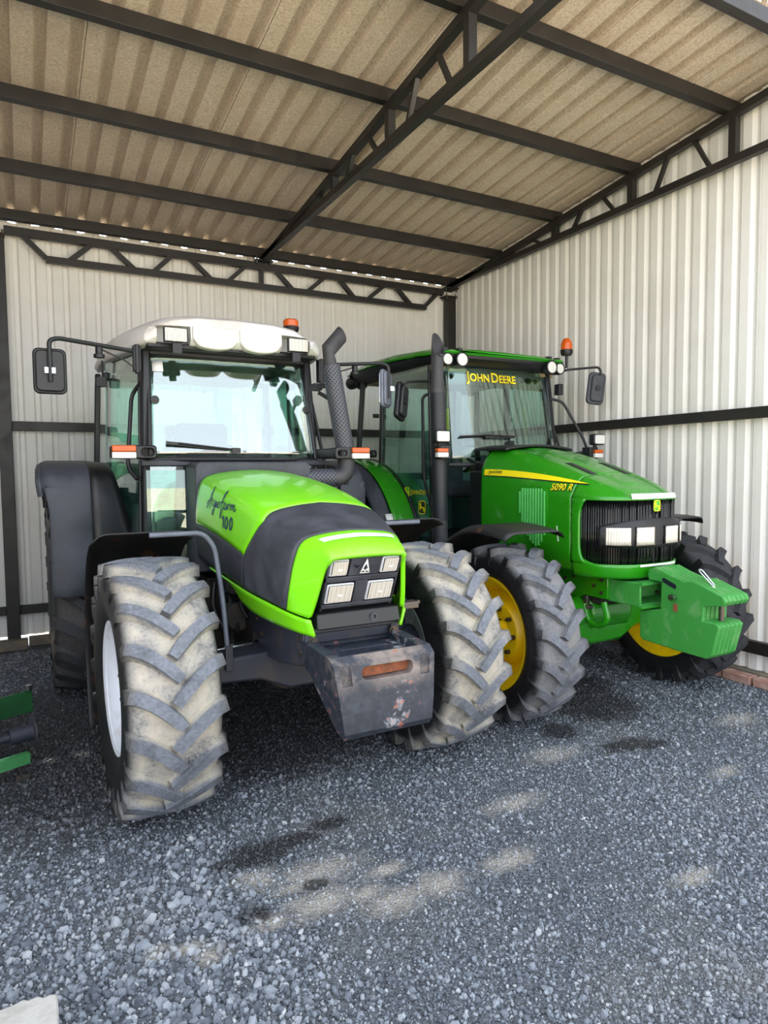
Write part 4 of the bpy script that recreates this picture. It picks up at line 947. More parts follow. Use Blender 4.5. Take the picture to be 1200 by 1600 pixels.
# headlight housing
hz0 = lambda ph: 1.172+.01*abs(ph); hz1 = lambda ph: 1.372-.045*(abs(ph)/.95)**1.5
o = MB().grid(lambda u, v: G(-1.0+2.0*u, hz0(-1+2*u)+(hz1(-1+2*u)-hz0(-1+2*u))*v, .010+.012*math.sin(PI*v)), 50, 8).build('headlight_housing', 'black_plastic', D, solid=.03)
def jlamp(p0, p1, z0, z1):
    q = MB().grid(lambda u, v: G(p0+(p1-p0)*u, z0+(z1-z0)*v, .026), 10, 4).build('headlight', 'reflector', o, solid=.01)
    MB().grid(lambda u, v: G(p0+(p1-p0)*u, z0+(z1-z0)*v, .030+.0012*math.sin(u*60)), 60, 4).build('lens', 'ribbed_lens', q, solid=.001)
    MB().frame([(p0-.012, z0-.006), (p1+.012, z0-.006), (p1+.012, z1+.006), (p0-.012, z1+.006)], .010, 0, .006, 'xz', lambda p: G(p.x, p.z, .022+(p.y))).build('lamp_bezel', 'black_gloss', q)
for s in (-1, 1):
    for (a, c) in ((.05, .33), (.43, .86)): jlamp(*sorted((s*a, s*c)), 1.197, 1.312)
# deer badge
DEER = [[(-.42,-.12),(-.2,.02),(.05,.05),(.25,.1)], [(.2,.1),(.33,.3),(.42,.34),(.5,.30)], [(.3,.32),(.2,.5),(.28,.62)], [(.36,.36),(.36,.5),(.44,.6)], [(.25,.08),(.42,-.02),(.36,-.16)], [(.15,.02),(.3,-.12),(.22,-.26)], [(-.38,-.1),(-.5,-.3),(-.36,-.46)], [(-.28,-.05),(-.3,-.28),(-.14,-.4)], [(-.42,-.1),(-.52,-.02)]]
def badge(par, fn, sz, ground, line, nm='emblem'):
    """rounded plate with a leaping deer; fn(u, v, height)"""
    O = rrect(0, 0, sz*.84, sz, sz*.2)
    b = MB(); b.add([fn(u, v, .001) for u, v in O], [tuple(range(len(O)))]); q = b.build(nm, ground, par, solid=.003, off=0, smooth=0)
    b = MB(); b.frame(O, sz*.06, .0, .001, 'xz', lambda p: fn(p.x, p.z, .0035+p.y)); b.build('emblem_border', line, q, smooth=0)
    b = MB(); k = sz*.62; strokes(b, [[(-x*k, y*k-.04*sz) for x, y in L] for L in DEER[:2]], sz*.13, lambda u, v: fn(u, v, .004)); strokes(b, [[(-x*k, y*k-.04*sz) for x, y in L] for L in DEER[2:]], sz*.055, lambda u, v: fn(u, v, .0045)); b.build('leaping_deer', line, q, smooth=0)
badge(D, lambda u, v, h: G(0, 1.452+v, -.004+h)+Vector((u, 0, 0)), .075, 'jd_badge', 'yellow_decal', 'nose_emblem')
# vents on top, louvres on the flank
for s in (-1, 1):
    b = MB(); vv = lambda u, v, s=s: Vector((s*(.17+.06*(v-.5)), -.14+.26*u, 0)); fnv = lambda u, v: (lambda p: Vector((p.x, p.y, zH(p.x, p.y)+.003)))(vv(u, v)); b.grid(fnv, 10, 3).build('hood_vent', 'black_plastic', hood, solid=.003)
    lv = MB().grid(lambda u, v, s=s: Vector((s*(.4135), .40-.33*u*1., 1.57-.43*v)) if False else Vector((s*.4130, .235+.17*math.cos(2*PI*u)*(.25+.75*v)*1.0, 1.355+.22*math.sin(2*PI*u)*v)), 40, 6)
    pl = [(.395-.05, 1.575), (.13, 1.575), (.085, 1.545), (.075, 1.40), (.10, 1.22), (.15, 1.135), (.20, 1.125), (.27, 1.17), (.36, 1.32), (.405, 1.44), (.40, 1.53)]
    vp = MB().prism(pl, s*.4055, s*.416, 'yz').build('side_vent', 'jd_green', hood, smooth=0)
    b = MB()
    for k in range(10):
        y = .105+.03*k
        zs = [p[1]+(q[1]-p[1])*(y-p[0])/(q[0]-p[0]) for p, q in zip(pl, pl[1:]+pl[:1]) if (p[0]-y)*(q[0]-y) < 0]
        if len(zs) >= 2: b.box2((s*.412, y-.0085, min(zs)+.012), (s*.424, y+.0085, max(zs)-.012))
    b.build('vent_ribs', 'vent_green', vp, bevel=.003)
    # yellow stripe: wide at the cab, running out to a point
    N_ = 16; top = []; bot = []
    for k in range(N_+1):
        y = .835-1.075*k/N_; c_ = 1.683-.083*(k/N_)**1.7; hh = .024*(1-(k/N_)**3.2); top.append((y, c_+hh)); bot.append((y, c_-hh))
    def flank(y, z, off):
        e = zE(y)
        if z <= e:
            k = (e-z)/(e-.985); return Vector((s*(HM+.0072*math.sin(PI*min(1, k*1.1))+off), y, z))
        lo, hi = 0., .42*HM
        for _ in range(20):
            md = (lo+hi)/2
            if crown_z(HM-md, y, md/HM) < z: lo = md
            else: hi = md
        return Vector((s*(HM-lo+off), y, z+off*.3))
    b = MB().grid(lambda u, v: flank(top[int(u*N_+.5)][0], bot[int(u*N_+.5)][1]+(top[int(u*N_+.5)][1]-bot[int(u*N_+.5)][1])*v, .003), N_, 4); sp = b.build('side_stripe', 'yellow_decal', hood, smooth=60)
    b = MB().grid(lambda u, v: flank(top[int(u*N_+.5)][0], bot[int(u*N_+.5)][1]-.008+.008*v, .0028), N_, 1); b.build('stripe_edge_line', 'ink', sp, smooth=60)  # dark ink line along the lower edge of the stripe
    ln = lambda u, v, s=s: flank(.775-u if s < 0 else .36+u, 1.673+v, .0055)
    b = MB(); small_caps(b, ['JOHN', 'DEERE'], .036, ln, .22, .0012); b.build('stripe_lettering', 'ink', sp, smooth=0)
    ln = lambda u, v, s=s: flank(.055-u if s < 0 else -.17+u, 1.552+v, .006)
    b = MB(); text_on(b, '5090 R', .046, ln, 0, 1.02, .19, .002); b.build('model_number', 'yellow_decal', hood, smooth=0)
    b = MB(); text_on(b, '5090 R', .046, lambda u, v, s=s: flank(.052-u if s < 0 else -.167+u, 1.548+v, .0045), 0, 1.02, .19, .005); b.build('number_outline', 'ink', hood, smooth=0)  # dark printed outline behind the yellow number
    MB().bar((s*.4125, -.02, 1.30), (s*.4125, -.035, 1.19), .003, .006).build('scratch', 'white_decal', hood)
# frame, weight bracket, weights
for s in (-1, 1):
    b = MB().prism([(.9,.97),(-.32,.97),(-.32,.80),(-.1,.80),(.02,.72),(.9,.72)], s*.20, s*.225, 'yz'); b.build('side_frame', 'jd_green', D, bevel=.006)
    for (y, z) in ((-.27,.93),(-.27,.84),(.0,.92),(-.2,.88),(.08,.90)): MB().cyl((s*.222, y, z), (s*.236, y, z), .014, 6).build('frame_bolt', 'bolt', D)
b = MB().frame([(-.205,.79),(.205,.79),(.205,.948),(-.205,.948)], .018, -.58, -.31, 'xz').box2((-.19,-.40,.79),(.19,-.38,.948)); b.build('weight_bracket', 'jd_green_worn', D, bevel=.005)
MB().box2((-.21, -.60, .935), (.21, -.57, .955)).box2((-.21,-.60,.785),(.21,-.57,.80)).build('bracket_lip', 'jd_green_worn', D)
for x, z in ((-.17,.90),(-.17,.83),(.17,.90),(.17,.83)): MB().cyl((x,-.42,z),(x,-.395,z),.016,6).build('bracket_bolt', 'bolt', D)
PL = [(-.505,.751),(-.55,.757),(-.668,.786),(-.673,.965),(-.575,.963),(-.561,1.0),(-.575,1.035),(-.627,1.058),(-.715,1.026),(-.84,.992),(-.906,1.004),(-1.108,.938),(-1.126,.908),(-1.109,.879),(-.98,.858),(-.976,.768),(-1.063,.767),(-1.090,.75),(-1.043,.565),(-1.006,.536),(-.781,.541),(-.53,.553),(-.505,.575)]
# lower edge hangs clear of the bracket: plates are hooked over its upper lip
for k in range(6):
    x0 = -.118+k*.0398; b = MB().prism(PL, x0, x0+.0345, 'yz'); o = b.build('weight_plate', 'jd_green_worn', D, bevel=.007)
    if k == 0:
        MB().prism(rrect(-.735, .965, .11, .03, .013), x0-.004, x0+.001, 'yz', lambda p: Vector((p.x, -.735+(p.y+.735)*math.cos(.32)-(p.z-.965)*math.sin(-.32)*0, p.z+(p.y+.735)*.33))).build('plate_slot', 'ink', o)
        MB().box2((x0-.004, -.80, .79), (x0+.001, -.77, .84)).build('pin_hole', 'rust', o); MB().box2((x0-.005, -.59, .64), (x0+.001, -.572, .70)).build('cast_mark', 'jd_green_worn', o)
MB().cyl((-.165,-.785,.885),(-.05,-.785,.885),.014,12).cyl((-.168,-.785,.885),(-.155,-.785,.885),.02,12).build('weight_pin', 'chrome', D)
MB().tube(fillet([(-.035,-.985,.975),(-.055,-.90,1.06),(-.035,-.885,1.07),(-.02,-.90,1.06),(-.01,-.98,.975)],.02), .0045, 8).cyl((-.05,-1.0,.972),(.0,-.97,.968),.009,8).build('linch_pin', 'chrome', D)
MB().cyl((-.02,-1.035,.77),(-.02,-1.035,.875),.016,12).build('tow_pin', 'bolt', D)
# axle, pump housing, engine
MB().loft([[(x, -.10, z0), (x, .10, z0), (x, .12, (z0+z1)/2), (x, .10, z1), (x, -.10, z1), (x, -.13, (z0+z1)/2)] for x, z0, z1 in ((-.66,.50,.70),(-.5,.52,.70),(-.3,.50,.72),(-.15,.42,.76),(.15,.42,.76),(.3,.50,.72),(.5,.52,.70),(.66,.50,.70))], True).build('front_axle', 'jd_green', D, bevel=.03)
MB().cyl((-.52,-.02,.64),(-.20,-.02,.66),.125,28).cyl((-.20,-.02,.66),(.2,-.02,.66),.15,28).build('axle_pivot_housing', 'jd_green', D, bevel=.02)
MB().tube(fillet([(-.235,-.30,.78),(-.235,-.34,.66),(-.235,-.26,.60),(-.235,-.16,.62),(-.235,-.12,.74)],.05), .022, 10).build('tow_loop', 'jd_green', D)
MB().box2((-.235,-.14,.71),(-.205,-.10,.80)).box2((-.25,-.16,.705),(-.19,-.12,.735)).build('axle_stop', 'pale_iron' if 'pale_iron' in M else 'bolt', D, bevel=.005)
for s in (-1, 1):
    MB().cyl((s*.64,0,.44),(s*.64,0,.78),.075,18).cyl((s*.6,0,.60),(s*.74,0,.60),.125,22).build('steering_knuckle', 'jd_green', D, bevel=.006)
    MB().tube([(s*.12,.16,.62),(s*.56,.17,.62)], .03, 12).build('steering_cylinder', 'jd_green', D)
MB().box2((-.19,-.25,.74),(.19,.95,1.25)).box2((-.28,.88,.5),(.28,2.4,.98)).build('engine_block', 'engine', D, bevel=.02)
MB().cyl((-.93,2.27,.78),(.93,2.27,.78),.13,20).build('rear_axle', 'jd_green', D)
MB().box2((-.68,1.08,.55),(-.36,1.75,.98)).build('fuel_tank', 'black_plastic', D, bevel=.05); MB().box2((.36,1.08,.55),(.68,1.75,.98)).build('tool_box', 'black_plastic', D, bevel=.05)

# cab
AP0, AP1 = Vector((.672,1.10,1.02)), Vector((.592,1.235,2.62)); BP0, BP1 = Vector((.765,1.98,1.3)), Vector((.725,1.97,2.62)); CP0, CP1 = Vector((.75,2.50,1.7)), Vector((.70,2.45,2.62))
for s in (-1, 1):
    A0, A1, B0, B1, C0, C1 = (mir(v, s) for v in (AP0, AP1, BP0, BP1, CP0, CP1)); d = Vector((s*.02, 0, 0))
    MB().bar(A0, A1, .06, .08, (0,1,0)).build('front_pillar', 'black_plastic', D, bevel=.014)
    MB().bar(B0, B1, .05, .05, (0,1,0)).build('middle_pillar', 'black_plastic', D, bevel=.01)
    MB().bar(C0, C1, .045, .05, (0,1,0)).build('rear_pillar', 'black_plastic', D, bevel=.01)
    dg = pane('door_glass', [A0+d+Vector((0,.05,.06)), Vector((s*.765,1.70,1.08)), B0+d, B1+d], 'jd_glass') if False else None
    gx = lambda y, z: .712+.07*(y-1.165)/.8-.052*(z-1.1)/1.5; Q_ = lambda y, z: Vector((s*gx(y, z), y, z)); P = [Q_(1.15,1.08), Q_(1.45,1.10), Q_(1.72,1.48), Q_(1.96,1.68), Q_(1.96,2.60), Q_(1.27,2.60)]
    b = MB(); b.add(P, [(0,1,2,5), (2,3,4,5)]); dg = b.build('door_glass', 'jd_glass', D, smooth=0, solid=.006, off=0)
    MB().tube([P[0], P[1], P[2], P[3]], .012, 8, smooth=4).tube([P[5], P[0]], .012, 8).build('door_seal', 'black_plastic', dg)
    MB().tube(fillet([A1+Vector((s*.035,.03,-.25)), A1+Vector((s*.10,.10,-.28)), A0+Vector((s*.13,.04,.62)), A0+Vector((s*.05,.04,.34))], .07), .013, 10).build('grab_handle', 'black_plastic', D)
    MB().box((s*.70, 1.16, 1.62), (.05,.05,.24)).build('door_latch', 'black_plastic', dg, bevel=.012)
    pane('rear_side_glass', [B0+Vector((0,.03,.42)), C0, C1, B1+Vector((0,.03,0))], 'jd_glass')
    MB().box((s*.80, 2.10, 1.865), (.06, .16, .07)).build('side_lamp', 'black_plastic', D, bevel=.02)
    MB().cyl((s*.77,2.0,2.22),(s*.82,2.0,2.22),.02,12).build('glass_stay_knob', 'black_plastic', D)
    # yellow lettering and badge on the lower door glass
    if s < 0:
        pt = lambda u, v, h=0.: Vector((-.742-h-.0, 1.57-u, 1.495+v)); badge(dg, lambda u, v, h: Vector((-gx(1.53-u, 1.515+v)-.006-h, 1.53-u, 1.515+v)), .085, 'jd_badge', 'yellow_decal', 'door_emblem')
        b = MB(); small_caps(b, ['JOHN', 'DEERE'], .06, lambda u, v: Vector((-gx(1.475-u, 1.495+v)-.007, 1.475-u, 1.495+v)), .1, .0025, .8); b.build('door_lettering', 'yellow_decal', dg, smooth=0)
        badge(dg, lambda u, v, h: Vector((-gx(1.30-u, 1.385+v)-.006-h, 1.30-u, 1.385+v)), .115, 'ink', 'yellow_decal', 'door_emblem')
fw2 = lambda u, v: Vector((u, 1.085+.165*(v-1.75)/.85-.075*(1-abs(u/.62)**4.5), v))
b = MB().grid(lambda u, v: fw2((-.60+1.20*u)*(1-.08*v), 1.745+.87*v), 20, 8); ws2 = b.build('windscreen', 'jd_glass', D, solid=.006, off=0, smooth=60)
b = MB().grid(lambda u, v: fw2((-.56+1.12*u), 2.42+.18*v)+Vector((0,.012,0)), 16, 3); b.build('sun_band', 'header_tint', ws2, solid=.002, off=0)
b = MB(); small_caps(b, ['JOHN', 'DEERE'], .118, lambda u, v: fw2(-.355+u*.95, 2.468+v)+Vector((0,-.008,0)), .19, .004, .80); b.build('windscreen_lettering', 'yellow_decal', ws2, smooth=0)
MB().tube([fw2(-.60+1.20*k/14, 1.745) for k in range(15)], .018, 8).build('windscreen_seal', 'black_plastic', ws2)
for s in (-1, 1): pane('lower_front_glass', [Vector((s*.64,1.075,1.10)), Vector((s*.40,1.03,1.10)), Vector((s*.40,1.03,1.72)), Vector((s*.64,1.075,1.72))], 'jd_glass')
b = MB().box2((-.40,.86,.98),(.40,1.06,1.70)).box2((-.38,.88,1.70),(.38,1.02,1.78)); b.build('firewall', 'black_plastic', D, bevel=.02)
b = MB().grid(lambda u, v: Vector((-.36+.72*u, .62+.42*v, 1.872+.035*math.sin(PI*u)**.7+.012*v)), 16, 6); b.build('hood_rear_cap', 'black_plastic', D, solid=.02, bevel=.006)
b = MB().tube([fw2(.06,1.99)+Vector((0,-.035,0)), fw2(-.22,2.0)+Vector((0,-.03,0)), fw2(-.50,1.985)+Vector((0,-.03,0))], .008, 8).bar(fw2(.06,1.99)+Vector((0,-.03,0)), fw2(-.25,1.985)+Vector((0,-.022,0)), .014,.024).box(fw2(.02,1.93)+Vector((0,-.02,0)), (.05,.04,.05)); b.build('wiper', 'black_plastic', D)
# roof
RO = []
for y, h, zb, ztp in ((1.03,.60,2.685,2.70), (1.05,.655,2.672,2.715), (1.12,.70,2.665,2.735), (1.35,.755,2.675,2.765), (1.7,.80,2.685,2.785), (2.1,.83,2.68,2.785), (2.45,.83,2.67,2.76), (2.62,.80,2.66,2.73), (2.66,.74,2.67,2.71)):
    half = [(0, ztp), (.5*h, ztp-.004), (.8*h, ztp-.016), (.94*h, ztp-.045 if ztp-.045 > zb+.012 else (ztp+zb)/2+.004), (h, zb+.01), (h*.99, zb)]
    RO.append([(x, y, z) for x, z in half]+[(-x, y, z) for x, z in half[:0:-1]])
MB().loft(RO, True).build('cab_roof', 'jd_green', D, smooth=50)
RO2 = []
for y, h, zb, zt2 in ((1.06,.62,2.645,2.68), (1.12,.67,2.60,2.68), (1.35,.72,2.575,2.69), (1.7,.76,2.575,2.70), (2.1,.79,2.575,2.70), (2.5,.79,2.575,2.69), (2.62,.74,2.62,2.68)):
    half = [(0, zt2), (.9*h, zt2), (h, zt2-.02), (.985*h, (zb+zt2)/2), (.93*h, zb+.015), (.85*h, zb), (0, zb)]
    RO2.append([(x, y, z) for x, z in half]+[(-x, y, z) for x, z in half[-2:0:-1]])
ru = MB().loft(RO2, True).build('roof_underside', 'black_plastic', D, smooth=50)
for s in (-1, 1):
    for k, (x, r_) in enumerate(((.49,.062), (.615,.055))):
        c = Vector((s*x, 1.03+.03*k, 2.622)); q = MB().lathe([(.10,.0),(.10,.045),(.03,r_),(-.01,r_),(-.014,r_-.008),(0,r_-.01),(0,0)], 24, 'y', c).build('roof_work_light', 'black_plastic', D, smooth=40)
        MB().lathe([(-.001,0),(-.001,r_-.012),(-.008,r_-.012),(-.012,.02),(-.012,0)], 24, 'y', c).build('lens', 'frost_lens', q, smooth=40)
        MB().box(c+Vector((0,.05,.06)), (.04,.06,.08)).build('lamp_mount', 'black_plastic', q)
    for k, x in enumerate((.70,.80)):
        c = Vector((s*x*.93, 2.56+.03*k, 2.60)); MB().lathe([(-.08,0),(-.08,.03),(0,.062),(.05,.062),(.055,.0)], 20, 'y', c).build('rear_work_light', 'black_plastic', D, smooth=40)
MB().add([fw2(-.585,2.545)+Vector((0,-.012,0)), fw2(-.525,2.545)+Vector((0,-.012,0)), fw2(-.525,2.615)+Vector((0,-.012,0)), fw2(-.585,2.615)+Vector((0,-.012,0))], [(0,1,2,3)]).build('inspection_sticker', 'cabin_teal', ws2, solid=.001)
b = MB().cyl((.735,1.10,2.64),(.735,1.10,2.76),.014,10).lathe([(0,0),(0,.045),(.02,.055),(.05,.058),(.055,.05),(.055,0)], 24, 'z', (.735,1.10,2.755)); be = b.build('beacon_base', 'black_plastic', D)
MB().lathe([(.05,.0),(.05,.052),(.10,.052),(.13,.044),(.155,.026),(.162,0)], 24, 'z', (.735,1.10,2.755)).build('beacon_lens', 'amber', be, smooth=60)
# interior
MB().box2((-.24,1.62,1.44),(.24,2.08,1.60)).box2((-.22,2.0,1.52),(.22,2.16,2.10)).build('driver_seat', 'seat_cloth', D, bevel=.05, seg=3)
MB().tube([(.19*math.cos(2*PI*k/32), 1.42+.16*math.sin(2*PI*k/32), 1.83+.10*math.sin(2*PI*k/32)) for k in range(33)], .016, 8).cyl((0,1.42,1.83),(0,1.28,1.3),.045,12).bar((-.18,1.42,1.83),(.18,1.42,1.83),.03,.015).box2((-.22,1.12,1.2),(.22,1.30,1.72)).build('steering_column', 'black_plastic', D, bevel=.02)
MB().box2((-.66,1.1,1.02),(.66,2.45,1.07)).build('cab_floor', 'black_plastic', D)
MB().box2((-.64,2.44,1.02),(.64,2.50,1.68)).box2((-.73,1.75,1.06),(-.36,2.45,1.50)).box2((.36,1.75,1.06),(.73,2.45,1.50)).build('cab_inner_panel', 'cabin_teal', D, bevel=.03)
MB().cyl((-.50,1.62,1.40),(-.50,1.62,1.62),.10,20,.115).build('bucket', 'cabin_teal', D)
MB().box2((.27,2.42,1.6),(.37,2.47,2.58)).build('rear_post_trim', 'trim_cloth', D, bevel=.01); MB().box2((.25,2.40,2.02),(.30,2.425,2.36)).build('warning_label', 'yellow_decal', D)
MB().box2((-.66,1.20,2.56),(.66,2.46,2.60)).build('headliner', 'trim_cloth', D)
pane('rear_glass', [Vector((-.66,2.48,1.68)), Vector((.66,2.48,1.68)), Vector((.64,2.46,2.60)), Vector((-.64,2.46,2.60))], 'jd_glass')
b = MB().tube([(-.45,1.50,1.25),(-.43,1.45,1.62),(-.40,1.40,1.86)], .015, 8).lathe([(0,0),(.0,.022),(.03,.024),(.05,0)], 14, 'z', (-.40,1.40,1.85)).tube([(.45,1.7,1.5),(.42,1.62,1.8)], .014, 8); b.build('gear_levers', 'black_plastic', D)
# rear fenders
for s in (-1, 1):
    def arc(u, xo, r_, drop=0.): a = R(22)+R(128)*u; return Vector((s*xo, 2.27-r_*math.cos(a)*1.0, .80+r_*math.sin(a)-drop))
    rr = lambda u: 1.0
    fdr = MB().grid(lambda u, v: arc(u, .74+.22*v, 1.0+.012*math.sin(PI*v)-.0*v), 40, 8).build('rear_fender', 'jd_green', D, solid=.015, off=0)
    MB().grid(lambda u, v: arc(u, .965+.13*v, 1.0-.015-.05*v**1.6), 40, 6).build('fender_flare', 'fender_black', fdr, solid=.02, off=0)
    MB().grid(lambda u, v: arc(u, .74, 1.0-.30*v), 40, 3).build('fender_side', 'jd_green', fdr, solid=.012)
    MB().tube([arc(k/24, .735, 1.005) for k in range(25)], .018, 8).build('fender_seal', 'black_plastic', fdr)
    MB().tube([arc(k/24, .86, 1.012) for k in range(25)], .008, 6).build('fender_crease', 'jd_green', fdr)
    e = [arc(.03, .965, 1.022), arc(.03, 1.03, 1.015), arc(.075, 1.03, 1.015), arc(.075, .965, 1.022)]; MB().add(e, [(0,1,2,3)]).build('fender_reflector', 'white_decal', fdr, solid=.003, off=0)
    def ff(u, v):
        a = R(68 if s < 0 else 74)+u*R(120); x0, x1 = .60, (1.10 if s < 0 else .90); e = abs(2*v-1); r2 = .735-.05*max(0, (e-.7)/.3)**2+.0*u; lift = .05*max(0, (.12-u)/.12)
        return Vector((s*(x0+(x1-x0)*v), .0-r2*math.cos(a)-lift*.8, .60+r2*math.sin(a)+lift*.35))
    MB().grid(ff, 28, 14).build('front_fender', 'rusty_black' if s < 0 else 'black_plastic', D, solid=.008)
    # lamp cluster on a stalk
    if s < 0: sx, yy_ = .845, .80
    else: sx, yy_ = .845, .80
    st = MB().box((s*.80, .86, 1.845), (.10, .10, .11)).bar((s*.80,.88,1.845),(s*.66,1.12,1.80),.04,.06).cyl((s*.84,.84,1.87),(s*.84,.84,1.93),.02,10).build('lamp_stalk', 'black_plastic', D, bevel=.01)
    MB().prism(rrect(s*.842, 1.968, .135, .10, .02), .785, .85, 'xz').build('corner_lamp', 'black_plastic', st, bevel=.008); MB().prism(rrect(s*.842, 1.968, .115, .08, .012), .778, .788, 'xz').build('lamp_lens', 'frost_lens', st, bevel=.004)
    MB().box2((s*.79,.785,1.845),(s*.89,.83,1.875)).build('indicator_lens', 'amber', st, bevel=.005); MB().box2((s*.79,.785,1.805),(s*.89,.83,1.843)).build('position_lens', 'white_lens', st, bevel=.005)
# mirrors
for s in (-1, 1):
    xm = 1.07 if s > 0 else -1.07; zz = 2.66 if s > 0 else 2.40
    ma = MB().tube(fillet([(s*.66,1.20,2.60), (s*.72,1.08,2.62 if s > 0 else 2.44), (xm,1.0,zz), (xm,1.0,zz-.17)], .06), .011, 10).build('mirror_arm', 'black_plastic', D)
    rot = Matrix.Rotation(R(-18) if s > 0 else R(38), 3, 'Z') @ Matrix.Rotation(R(7 if s > 0 else 13), 3, 'Y'); c = Vector((xm-(.03 if s > 0 else 0), 1.02, 2.46 if s > 0 else 2.25))
    tr = lambda p, rot=rot, c=c: rot @ Vector((p.x, p.y, p.z))+c
    mh = MB().prism(rrect(0,0,.17,.30,.04), 0, .035, 'xz', tr).prism(rrect(0,0,.12,.25,.035), -.025, .005, 'xz', tr).build('mirror_housing', 'charcoal' if s > 0 else 'black_plastic', ma, bevel=.01)
    MB().prism(rrect(0,0,.155,.285,.035), .0352, .038, 'xz', tr).build('mirror_glass', 'mirror', mh)
    MB().cyl(tr(Vector((.0,-.035,.0))), tr(Vector((.0,0,0))), .025, 12).build('mirror_joint', 'black_plastic', mh)
# tall exhaust at the right front corner of the cab
m = mat('exhaust_mesh', srgb(44, 45, 50), .5); t = NT(m); co = t.n('ShaderNodeSeparateXYZ'); t.l(t.coord(), co.inputs[0])
gz = t.math('FRACT', t.math('MULTIPLY', co.outputs[2], 60.)); gx = t.math('FRACT', t.math('MULTIPLY', t.math('ARCTAN2', t.math('ADD', co.outputs[0], .787), t.math('SUBTRACT', co.outputs[1], .93)), 4.5))
t.base(t.mixc(t.math('MAXIMUM', t.math('GREATER_THAN', gz, .82), t.math('GREATER_THAN', gx, .86)), srgb(22, 23, 26), srgb(52, 54, 62))); M['exhaust_mesh'] = m
ex = MB().cyl((-.77,.93,1.0),(-.775,.93,1.22),.057,24).cyl((-.775,.93,1.22),(-.778,.93,1.34),.06,24).cyl((-.795,.93,2.30),(-.80,.93,2.44),.06,24,.05).build('exhaust_pipe', 'pipe', D)
MB().cyl((-.777,.93,1.30),(-.796,.93,2.32),.063,28).build('heat_guard', 'exhaust_mesh', ex)
b = MB(); rings = []
for z, y, k in ((2.42,.93,0), (2.62,.93,0), (2.70,.915,1)):
    rings.append([(-.801+.05*math.cos(2*PI*j/20), y+.05*math.sin(2*PI*j/20), z+(.10*math.sin(2*PI*j/20) if k else 0)) for j in range(20)])
b.loft(rings, True, True, False).build('exhaust_tip', 'pipe', ex, solid=.004)
MB().bar((-.77,.93,1.12),(-.36,.70,1.10),.07,.07).build('exhaust_elbow', 'pipe', ex, bevel=.02)
MB().tube(fillet([(.61,1.18,2.36),(.69,1.10,2.33),(.84,.98,1.98),(.845,.93,1.85)],.05), .013, 10).build('lamp_stay', 'black_plastic', D)
MB().box((.66,1.12,2.44),(.05,.07,.10)).build('arm_clamp', 'black_plastic', D, bevel=.006)
# ------------------------------------------------------------------ green implement at the left edge
IM = empty('farm_implement', (0, 0, 0), 'end of a green farm implement with a roller shaft at the left edge', 'implement')
MB().bar((-.9,4.03,.34),(-.004,4.42,.36),.02,.13).build('side_plate', 'implement_dark', IM, bevel=.004)
MB().tube([(-.9,4.0,.20),(-.13,4.27,.21)], .024, 16).tube([(-.13,4.27,.21),(-.01,4.31,.21)], .045, 20).build('roller_shaft', 'axle_iron', IM)
MB().cyl((-.012,4.31,.21),(-.004,4.312,.21),.085,24).build('end_disc', 'charcoal', IM)
MB().bar((-.9,3.86,.10),(-.03,4.17,.115),.05,.06).build('skid_bar', 'implement_green', IM, bevel=.004)
MB().box((-.22,4.22,.33),(.10,.08,.17)).build('bracket', 'implement_green', IM, bevel=.008)
MB().cyl((-.02,4.40,.43),(-.02,4.40,.46),.02,8).build('bolt', 'chrome', IM); MB().cyl((-.075,4.16,.0),(-.075,4.16,.09),.006,8).box2((-.1,4.12,0),(-.03,4.2,.008)).build('stand_foot', 'bolt', IM)

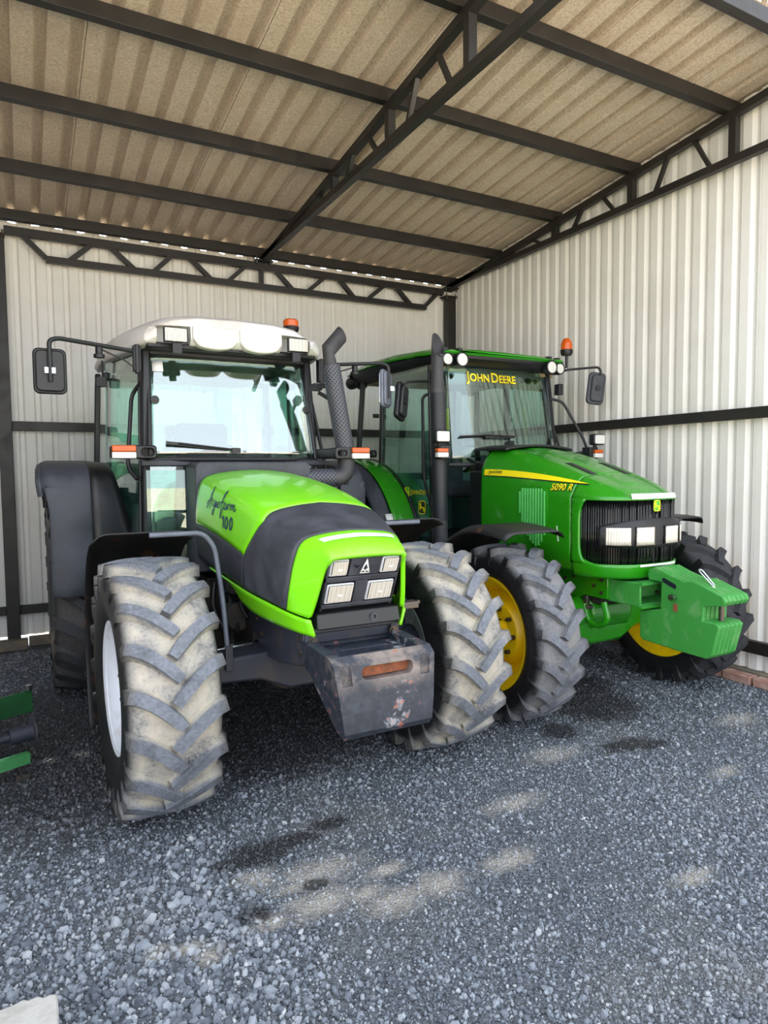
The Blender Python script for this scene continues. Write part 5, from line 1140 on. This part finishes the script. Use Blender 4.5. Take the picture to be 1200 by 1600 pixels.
# ------------------------------------------------------------------ world, sun, camera
w = bpy.data.worlds.new('sky'); scn.world = w; w.use_nodes = True; nt = w.node_tree; bg = nt.nodes['Background']
sk = nt.nodes.new('ShaderNodeTexSky'); sk.sky_type = 'NISHITA'; sk.sun_disc = False; sk.sun_elevation = R(52); sk.sun_rotation = R(-20); sk.air_density = 1.0; sk.dust_density = 2.5; sk.ozone_density = 1.0
mx = nt.nodes.new('ShaderNodeMix'); mx.data_type = 'RGBA'; mx.inputs[0].default_value = .7; mx.inputs[7].default_value = (8.6, 9.0, 9.7, 1)
nt.links.new(sk.outputs[0], mx.inputs[6]); nt.links.new(mx.outputs[2], bg.inputs[0]); bg.inputs[1].default_value = .235
su = bpy.data.lights.new('sun', 'SUN'); su.energy = 9.5; su.angle = R(.6); su.color = (1, .95, .86); so = bpy.data.objects.new('sun', su); COL.objects.link(so)
az, el = R(12), R(52); dvec = Vector((-math.sin(az)*math.cos(el), math.cos(az)*math.cos(el), math.sin(el))); so.rotation_euler = dvec.to_track_quat('Z', 'Y').to_euler(); so.location = (0, 12, 12)
cam = bpy.data.cameras.new('camera'); co = bpy.data.objects.new('camera', cam); COL.objects.link(co)
f, pt, yw, rl = 1041.397, .0611768530, .494708691, -.00912524624
fwd = Vector((math.sin(yw)*math.cos(pt), math.cos(yw)*math.cos(pt), -math.sin(pt))); rt = Vector((math.cos(yw), -math.sin(yw), 0)); up = rt.cross(fwd)
r_ = rt*math.cos(rl)+up*math.sin(rl); u_ = -rt*math.sin(rl)+up*math.cos(rl)
mm = Matrix((r_, u_, -fwd)).transposed().to_4x4(); mm.translation = (0, 0, 1.7); co.matrix_world = mm
cam.sensor_fit = 'HORIZONTAL'; cam.sensor_width = 36; cam.lens = f/1200*36; cam.clip_start = .05; cam.clip_end = 400
scn.camera = co
vs = scn.view_settings; scn.display_settings.display_device = 'sRGB'; vs.view_transform = 'Standard'; vs.look = 'None'; vs.gamma = 1.; vs.use_curve_mapping = False; vs.exposure = EXPO
scn.cycles.max_bounces = 10; scn.cycles.diffuse_bounces = 5; scn.cycles.glossy_bounces = 5; scn.cycles.transmission_bounces = 8; scn.cycles.transparent_max_bounces = 24; scn.cycles.caustics_reflective = False; scn.cycles.caustics_refractive = False; scn.cycles.sample_clamp_indirect = 8.
bpy.context.view_layer.update()
